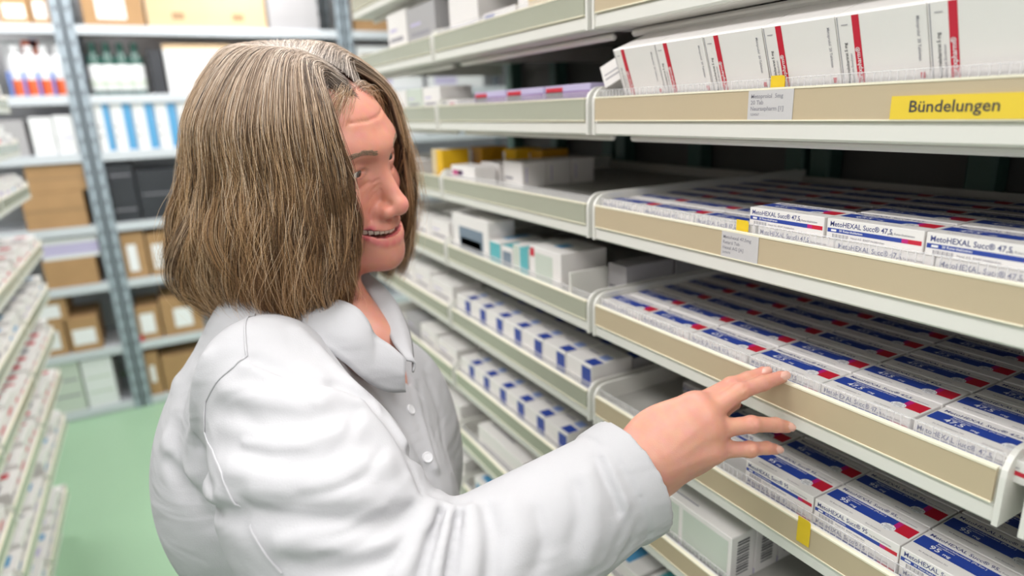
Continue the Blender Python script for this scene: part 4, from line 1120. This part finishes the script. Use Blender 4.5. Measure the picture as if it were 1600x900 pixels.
# under-layer: a closed cap of hair under the strands
nu, nv = 150, 30
ph = np.linspace(PHI0, PHI1, nu); z_ = np.full(nu, .45)
class _Z:
    def normal(self, m, s, n): return np.zeros(n)
Pc = bez(hair_paths(ph, z_, None, _Z()), np.linspace(0, 1, nv))
Vc = (HC+(Pc.reshape(-1, 3))@HB.T); idx = np.arange(nu*nv).reshape(nu, nv)
Fc = np.stack([idx[:-1, :-1], idx[1:, :-1], idx[1:, 1:], idx[:-1, 1:]], -1).reshape(-1, 4)
me = mesh_np('hair_underlayer', Vc, Fc, HAIRM); color_attr(me, np.tile(np.array([.06,.04,.026]), (len(Vc), 1)))
hc = under(link('hair_underlayer', me)); sm = hc.modifiers.new('thickness', 'SOLIDIFY'); sm.thickness = .004; sm.offset = -1
NS = 30000
P, ci, cc = strand_set(NS, hr, .30, 1.0, 420)
hair_object('hair', P, pick(hr, NS, ci, cc), hr.uniform(.00011, .00022, NS))
P, ci, cc = strand_set(2800, hr, .70, 1.12, 1400, wild=.0060)
hair_object('loose_hair', P, PAL[hr.integers(2, 5, 2800)]*1.15, np.full(2800, .00013))
# wisps along the hairline
NW = 260
wx = hr.normal(-.008, .020, NW); sgn = np.where(wx < .004, -1.0, 1.0); wy = .074-.9*wx**2/.076*.6+hr.normal(0, .003, NW); wz = .030+.084*np.sqrt(np.clip(1-((wy+.016)/.108)**2-(wx/.076)**2, .02, 1))
w0 = np.stack([wx, wy, wz+.001], 1)
w1 = w0+np.stack([sgn*hr.uniform(.004, .012, NW), hr.uniform(.001, .007, NW), hr.uniform(.001, .005, NW)], 1)
w2 = w1+np.stack([sgn*hr.uniform(.008, .020, NW), hr.uniform(-.004, .003, NW), -hr.uniform(.008, .022, NW)], 1)
w3 = w2+np.stack([sgn*hr.uniform(.004, .014, NW), hr.uniform(-.012, -.002, NW), -hr.uniform(.015, .035, NW)], 1)
hair_object('hairline_wisp', bez(np.stack([w0, w1, w2, w3], 1), np.linspace(0, 1, 9)), PAL[hr.integers(1, 5, NW)], np.full(NW, .00012))
# eyebrows
NBW = 420
ex = hr.uniform(0, 1, NBW); sd = np.where(hr.uniform(0, 1, NBW) < .5, -1, 1)
bx_ = .011+.030*ex; bz_ = .0185+.0055*np.sin(ex*2.4)+np.clip(hr.normal(0, .0014, NBW), -.0024, .0024)
def surf_y(x, z):
    y = np.full(len(x), .14)
    for _ in range(30):
        W = HC+np.stack([x, y, z], 1)@HB.T
        y = y-np.maximum(body(W), .0001)*.8
    return y
by = surf_y(sd*bx_, bz_); print('BROW', by.min(), by.max(), np.abs(body(HC+np.stack([sd*bx_, by, bz_],1)@HB.T)).max())
K = 5; tt = np.linspace(0, 1, K)
P = np.zeros((NBW, K, 3))
x2 = bx_+.007; z2 = bz_+.0018-.0022*ex; by2 = surf_y(sd*x2, z2)
for k in range(K):
    u = tt[k]; P[:, k, 0] = sd*(bx_+(x2-bx_)*u); P[:, k, 1] = by+(by2-by)*u+.0006+.0016*math.sin(u*2.6); P[:, k, 2] = bz_+(z2-bz_)*u
hair_object('eyebrow', P, np.tile([.22,.145,.095], (NBW, 1))*hr.uniform(.7, 1.4, (NBW, 1)), np.full(NBW, .00028))

# ------------------------------------------------------------------ the lab coat
coat = SDF()
coat.add(lambda P: d_cone(P, Bw(-.012,-.135,-.050), Bw(.0,.085,-.064), .056, .054), .03)           # shoulders
coat.add(lambda P: d_cone(P, Bw(-.015,0,-.020), Bw(-.01,0,-.07), .066, .085), .05)                    # base of the neck
coat.add(lambda P: d_ell(P, Bw(-.045,0,-.170), (.108,.165,.150), BBX), .05)                         # back
coat.add(lambda P: d_ell(P, Bw(.025,0,-.220), (.140,.175,.190), BBX), .05)                          # chest
for s_ in (-1, 1): coat.add(lambda P, s_=s_: d_ell(P, Bw(.095,s_*.07,-.235), (.085,.085,.095), BBX), .05)
coat.add(lambda P: d_ell(P, Bw(.095,-.075,-.155), (.070,.075,.090), BBX), .05)
coat.add(lambda P: d_ell(P, Bw(.005,0,-.46), (.160,.190,.26), BBX), .06)
coat.add(lambda P: d_cone(P, Bw(.0,0,-.55), Bw(.0,0,-.86), .175, .215), .06)                         # skirt of the coat
coat.cut(lambda P: (NB[2]-.90)-P[:, 2], .004)
# right sleeve
fa = unit(WR-EL); CUFF = WR+fa*.004
coat.add(lambda P: d_cone(P, SH+camF*.012-UP*.006, SH+(EL-SH)*.55, .064, .078), .035)
coat.add(lambda P: d_cone(P, SH+(EL-SH)*.45, EL, .078, .070), .03)
def fore(P):
    d = d_cone(P, EL, CUFF-fa*.02, .070, .054)
    d = np.minimum(d, d_cone(P, CUFF-fa*.05, CUFF+fa*.04, .0535, .0565))
    hem = np.maximum(d_cone(P, CUFF-fa*.05, CUFF+fa*.04, .0555, .0600), (CUFF-fa*.026-P)@fa)
    return np.maximum(np.minimum(d, hem), (P-CUFF)@fa)
coat.add(fore, .03)
coat.sub(lambda P: d_cone(P, CUFF-fa*.02, CUFF+fa*.06, .0475, .052), .002)
# hidden left sleeve
coat.add(lambda P: d_cone(P, LSH, LEL, .066, .062), .03); coat.add(lambda P: np.maximum(d_cone(P, LEL, LWR, .060, .050), (P-LWR)@unit(LWR-LEL)), .03)
coat.sub(lambda P: d_cone(P, LWR-unit(LWR-LEL)*.05, LWR+unit(LWR-LEL)*.05, .042, .046), .002)
# neck opening and the open V
coat.sub(lambda P: d_cone(P, Bw(.018,0,-.035), HC-UP*.10+bF*.01, .064, .072), .006)
def vee(P):
    q = (P-NB)@BBX
    t = np.clip((-q[:, 2]-.01)/.100, 0, 1.3)
    half = .028*(1-t)
    return np.maximum.reduce([np.abs(q[:, 1])-half, .045-q[:, 0], q[:, 2]-.1, -q[:, 2]-.125])
coat.sub(vee, .004)
def march(px, py, f=None, d0=.36, d1=1.1):
    f = f or coat; d = d0; r = RM@np.array([(px-800)/FPX, (py-450)/FPX, 1.0])
    for _ in range(90):
        v = float(f((CP+r*d)[None])[0])
        if v < .0004: break
        d += max(v*.6, .0004)
        if d > d1: break
    return CP+r*d
base_coat = SDF(); base_coat.ops = list(coat.ops)
def fold(pts, w, a): 
    coat.crease([march(x, y, base_coat) for x, y in pts], w*.9, a*(1.3 if abs(a) > .0055 else 1.15))
# folds read off the photograph: positive carves a valley, negative raises a ridge
fold([(396,560),(450,585),(505,598),(530,600)], .006, .005)
fold([(392,572),(450,603),(520,615),(560,628)], .010, -.004)
fold([(525,600),(575,625),(612,665),(640,705),(668,735)], .007, .010)                       # sleeve against the chest
fold([(345,640),(400,655),(470,660),(540,640)], .012, .004)
fold([(350,610),(420,622),(500,628)], .012, -.004)
fold([(335,690),(420,712),(500,712),(580,690)], .013, .004)
fold([(360,735),(440,752),(520,748),(600,725)], .013, -.0035)
fold([(385,800),(460,800),(540,812),(640,815)], .012, .005)
fold([(400,770),(480,776),(560,782),(650,775)], .011, -.004)
fold([(440,850),(520,860),(600,850),(660,815)], .010, -.004)
fold([(455,880),(540,888),(620,870),(668,835)], .009, .004)
fold([(676,792),(660,830),(640,870),(625,899)], .007, -.009)                                  # gathered elbow
fold([(690,800),(672,850),(660,899)], .005, .009)
fold([(703,800),(695,840),(680,899)], .007, -.009)
fold([(716,806),(706,850),(700,899)], .005, .009)
fold([(735,800),(738,850),(735,899)], .009, -.006)
fold([(760,795),(770,840),(765,899)], .007, .005)
fold([(800,790),(812,840),(800,899)], .012, -.0035)
fold([(935,716),(945,745),(960,775),(968,800)], .005, .0050)
fold([(945,712),(958,745),(972,775),(982,800)], .006, -.0035)                                    # cuff
fold([(918,745),(930,790),(930,840),(915,880)], .009, -.003)
fold([(985,800),(975,830),(955,870)], .005, .0022); fold([(1000,815),(985,850),(965,880)], .004, .0020)
fold([(322,560),(305,620),(300,690),(320,760)], .010, -.005)                                   # back
fold([(290,600),(272,680),(285,760),(330,815)], .010, .004)
fold([(262,720),(300,775),(345,805),(372,812)], .007, .007)
fold([(258,690),(290,740),(340,780)], .010, -.004)
fold([(300,480),(285,540),(275,600)], .010, -.003)
fold([(470,520),(520,570),(570,620),(640,700)], .010, -.004)                                    # front
fold([(550,560),(600,620),(650,690),(680,760)], .008, .004)
fold([(640,600),(660,660),(680,730),(690,790)], .006, -.004)
fold([(668,590),(690,650),(705,730)], .006, .0035)
fold([(384,560),(415,576),(455,588),(500,596),(524,600)], .0035, .0030)
fold([(368,640),(410,668),(470,676),(520,664)], .0045, .0028); fold([(372,690),(430,700),(480,696)], .0045, -.0022)
fold([(560,640),(540,690),(500,720),(450,728)], .0050, .0028); fold([(600,700),(570,745),(520,770),(470,776)], .0050, .0030)
fold([(640,745),(600,790),(540,822),(470,836)], .0045, -.0030); fold([(655,770),(620,815),(570,850),(500,872)], .0040, .0030)
fold([(300,640),(312,700),(330,760),(352,800)], .0045, .0030); fold([(268,650),(276,720),(300,770)], .005, .0025)
fold([(600,640),(630,700),(655,760)], .004, .0025); fold([(655,600),(668,660),(682,720)], .004, .0025)
fold([(840,800),(850,840),(840,890)], .006, .0022); fold([(900,760),(905,800),(895,850)], .006, .0022)
clo = np.minimum.reduce([SH-.13, EL-.11, Bw(-.24,-.30,-.93), Bw(-.24,.25,-.93), Bw(.25,-.3,-.93), Bw(.25,.25,-.93)])
chi = np.maximum.reduce([WR+.08, Bw(.25,.25,.10), Bw(.25,-.30,.1), Bw(-.2,-.3,.1), Bw(-.2,.25,.1)])
t0 = _t.time(); Vc, Fc = surface_nets(coat, clo, chi, .0029); print('coat', len(Vc), _t.time()-t0)
COATM = mat('coat_white_cotton', (.455,.455,.470), .72, bump=.12, bscale=700, spec=.2, noise=.015, nscale=14)
nt = COATM.node_tree; bs = nt.nodes['Principled BSDF']           # soft rumples in the cloth, on top of the modelled folds
tcc = nt.nodes.new('ShaderNodeTexCoord'); mp = nt.nodes.new('ShaderNodeMapping'); mp.inputs['Rotation'].default_value = (.3, .5, .6); mp.inputs['Scale'].default_value = (1, 1, 2.4)
nz1 = nt.nodes.new('ShaderNodeTexNoise'); nz1.inputs['Scale'].default_value = 10; nz1.inputs['Detail'].default_value = 2.0; nz1.inputs['Distortion'].default_value = .7
bp1 = nt.nodes.new('ShaderNodeBump'); bp1.inputs['Strength'].default_value = .60; bp1.inputs['Distance'].default_value = .010
nt.links.new(tcc.outputs['Object'], mp.inputs[0]); nt.links.new(mp.outputs[0], nz1.inputs['Vector']); nt.links.new(nz1.outputs['Fac'], bp1.inputs['Height'])
old = bs.inputs['Normal'].links[0].from_node; nt.links.new(bp1.outputs[0], old.inputs['Normal'])
me = mesh_np('lab_coat', Vc, Fc, COATM)
lab = under(link('lab_coat', me))
sm = lab.modifiers.new('ease', 'SMOOTH'); sm.factor = .5; sm.iterations = 3
# stitched seams lying on the cloth
def seam(pts, r=.0008, name='seam', lift=.0006):
    P = [march(x, y) for x, y in pts]
    n = 6; Q = []
    for i in range(len(P)-1):
        for k in range(n): Q.append((P[i]+(P[i+1]-P[i])*k/n))
    Q.append(P[-1]); b = MB(); rings = []
    for i, q in enumerate(Q):
        e = 2e-3; gq = np.array([coat((q+e*np.eye(3)[j])[None])[0]-coat((q-e*np.eye(3)[j])[None])[0] for j in range(3)]); gq = unit(gq)
        q = q-gq*float(coat(q[None])[0])+gq*lift
        t_ = unit(Q[min(i+1, len(Q)-1)]-Q[max(i-1, 0)]); s_ = unit(np.cross(t_, gq))
        rings.append([q+r*(s_*math.cos(2*math.pi*j/6)*1.3+gq*math.sin(2*math.pi*j/6)) for j in range(6)])
    for i in range(len(rings)-1):
        for j in range(6): b.poly([rings[i][j], rings[i][(j+1)%6], rings[i+1][(j+1)%6], rings[i+1][j]], COATM)
    o = under(b.build(name, None, True)); o.parent = lab; o.matrix_parent_inverse = Matrix.Identity(4)
    return o
seam([(398,490),(383,525),(386,556),(365,573),(335,602),(321,628),(320,676),(334,710),(347,740),(368,788),(400,842),(440,896)])
# collar: two folded bands standing along the open V
def band(top, low, name='collar', th=.0022):
    T = np.array(top); Lw = np.array(low); n = 24
    tt = np.linspace(0, 1, n)
    A = bez(T[None], tt)[0]; B = bez(Lw[None], tt)[0]; m_ = 9
    rows = []
    for i in range(n):
        c = (A[i]+B[i])/2; out = unit(np.cross(B[i]-A[i], A[min(i+1, n-1)]-A[max(i-1, 0)]))
        if out@(c-(NB+bF*-.02)) < 0: out = -out
        rows.append([A[i]+(B[i]-A[i])*k/(m_-1)+out*.006*math.sin(math.pi*k/(m_-1)) for k in range(m_)])
    V_ = np.array(rows).reshape(-1, 3); idx = np.arange(n*m_).reshape(n, m_)
    F_ = np.stack([idx[:-1,:-1], idx[1:,:-1], idx[1:,1:], idx[:-1,1:]], -1).reshape(-1, 4)
    o = under(link(name, mesh_np(name, V_, F_, COATM))); o.parent = lab; o.matrix_parent_inverse = Matrix.Identity(4)
    s_ = o.modifiers.new('cloth', 'SOLIDIFY'); s_.thickness = th; s_.offset = 0
    return o
def on(px, py, lift=.003):
    q = march(px, py); return q-unit(q-CP)*lift
band([at(455,478,.690), at(515,468,.655), at(553,478,.640), at(574,500,.638), at(585,522,.640), at(612,541,.642), at(634,561,.645)],
     [at(452,518,.655), at(500,542,.624), at(535,564,.620), at(560,586,.624), at(582,602,.632), at(608,612,.642), at(634,612,.652)])
band([at(556,432,.735), at(565,444,.728), at(578,460,.716), at(590,482,.703), at(602,508,.688), at(615,538,.668), at(636,563,.650)],
     [at(572,428,.765), at(596,446,.755), at(618,472,.738), at(632,500,.718), at(641,525,.698), at(645,552,.676), at(645,582,.655)])
# buttons on the placket
BUTTON = mat('coat_button', (.72,.72,.74), .3)
for bx_, by_ in ((642,640), (668,715)):
    q = march(bx_, by_); e = 2e-3
    gq = unit(np.array([coat((q+e*np.eye(3)[j])[None])[0]-coat((q-e*np.eye(3)[j])[None])[0] for j in range(3)]))
    u_ = unit(np.cross(gq, UP)); w_ = np.cross(gq, u_); b = MB()
    prof = [(.0062,-.001),(.0064,.0006),(.0055,.0016),(.0040,.0011)]
    R4 = [[q+gq*h_+r_*(u_*math.cos(2*math.pi*j/14)+w_*math.sin(2*math.pi*j/14)) for j in range(14)] for r_, h_ in prof]
    for i in range(3):
        for j in range(14): b.poly([R4[i][j], R4[i][(j+1)%14], R4[i+1][(j+1)%14], R4[i+1][j]], BUTTON)
    b.poly(R4[3], BUTTON)
    o = under(b.build('button', None, True)); o.parent = lab; o.matrix_parent_inverse = Matrix.Identity(4)
# trousers and shoes, out of frame below
def simple(name, S, lo, hi, h, m):
    V_, F_ = surface_nets(S, np.array(lo), np.array(hi), h, 16); return under(link(name, mesh_np(name, V_, F_, m)))
DENIM = mat('trousers_navy', (.05,.06,.10), .8, bump=.2, bscale=500); SHOE = mat('shoe_white', (.70,.70,.70), .5)
for s_ in (-1, 1):
    hip = Bw(0, s_*.09, -.70); kn = Bw(.02, s_*.10, -1.0); an = np.array([*(Bw(0, s_*.11, 0)[:2]), .085])
    S = SDF(); S.add(lambda P: d_cone(P, hip, kn, .092, .070), .03); S.add(lambda P: d_cone(P, kn, an+UP*.02, .070, .056), .03); S.cut(lambda P: .075-P[:, 2], .003)
    lo_ = np.minimum.reduce([hip, kn, an])-.12; hi_ = np.maximum.reduce([hip, kn, an])+.12; lo_[2] = .03
    simple('trouser_leg', S, lo_, hi_, .008, DENIM)
    S = SDF(); S.add(lambda P: d_ell(P, an+bF*.055-UP*.045, (.135,.047,.046), BBX), .02); S.add(lambda P: d_cone(P, an-UP*.02, an+UP*.03, .045, .042), .03); S.cut(lambda P: .001-P[:, 2], .002)
    simple('shoe', S, an-.22, an+.22, .006, SHOE)
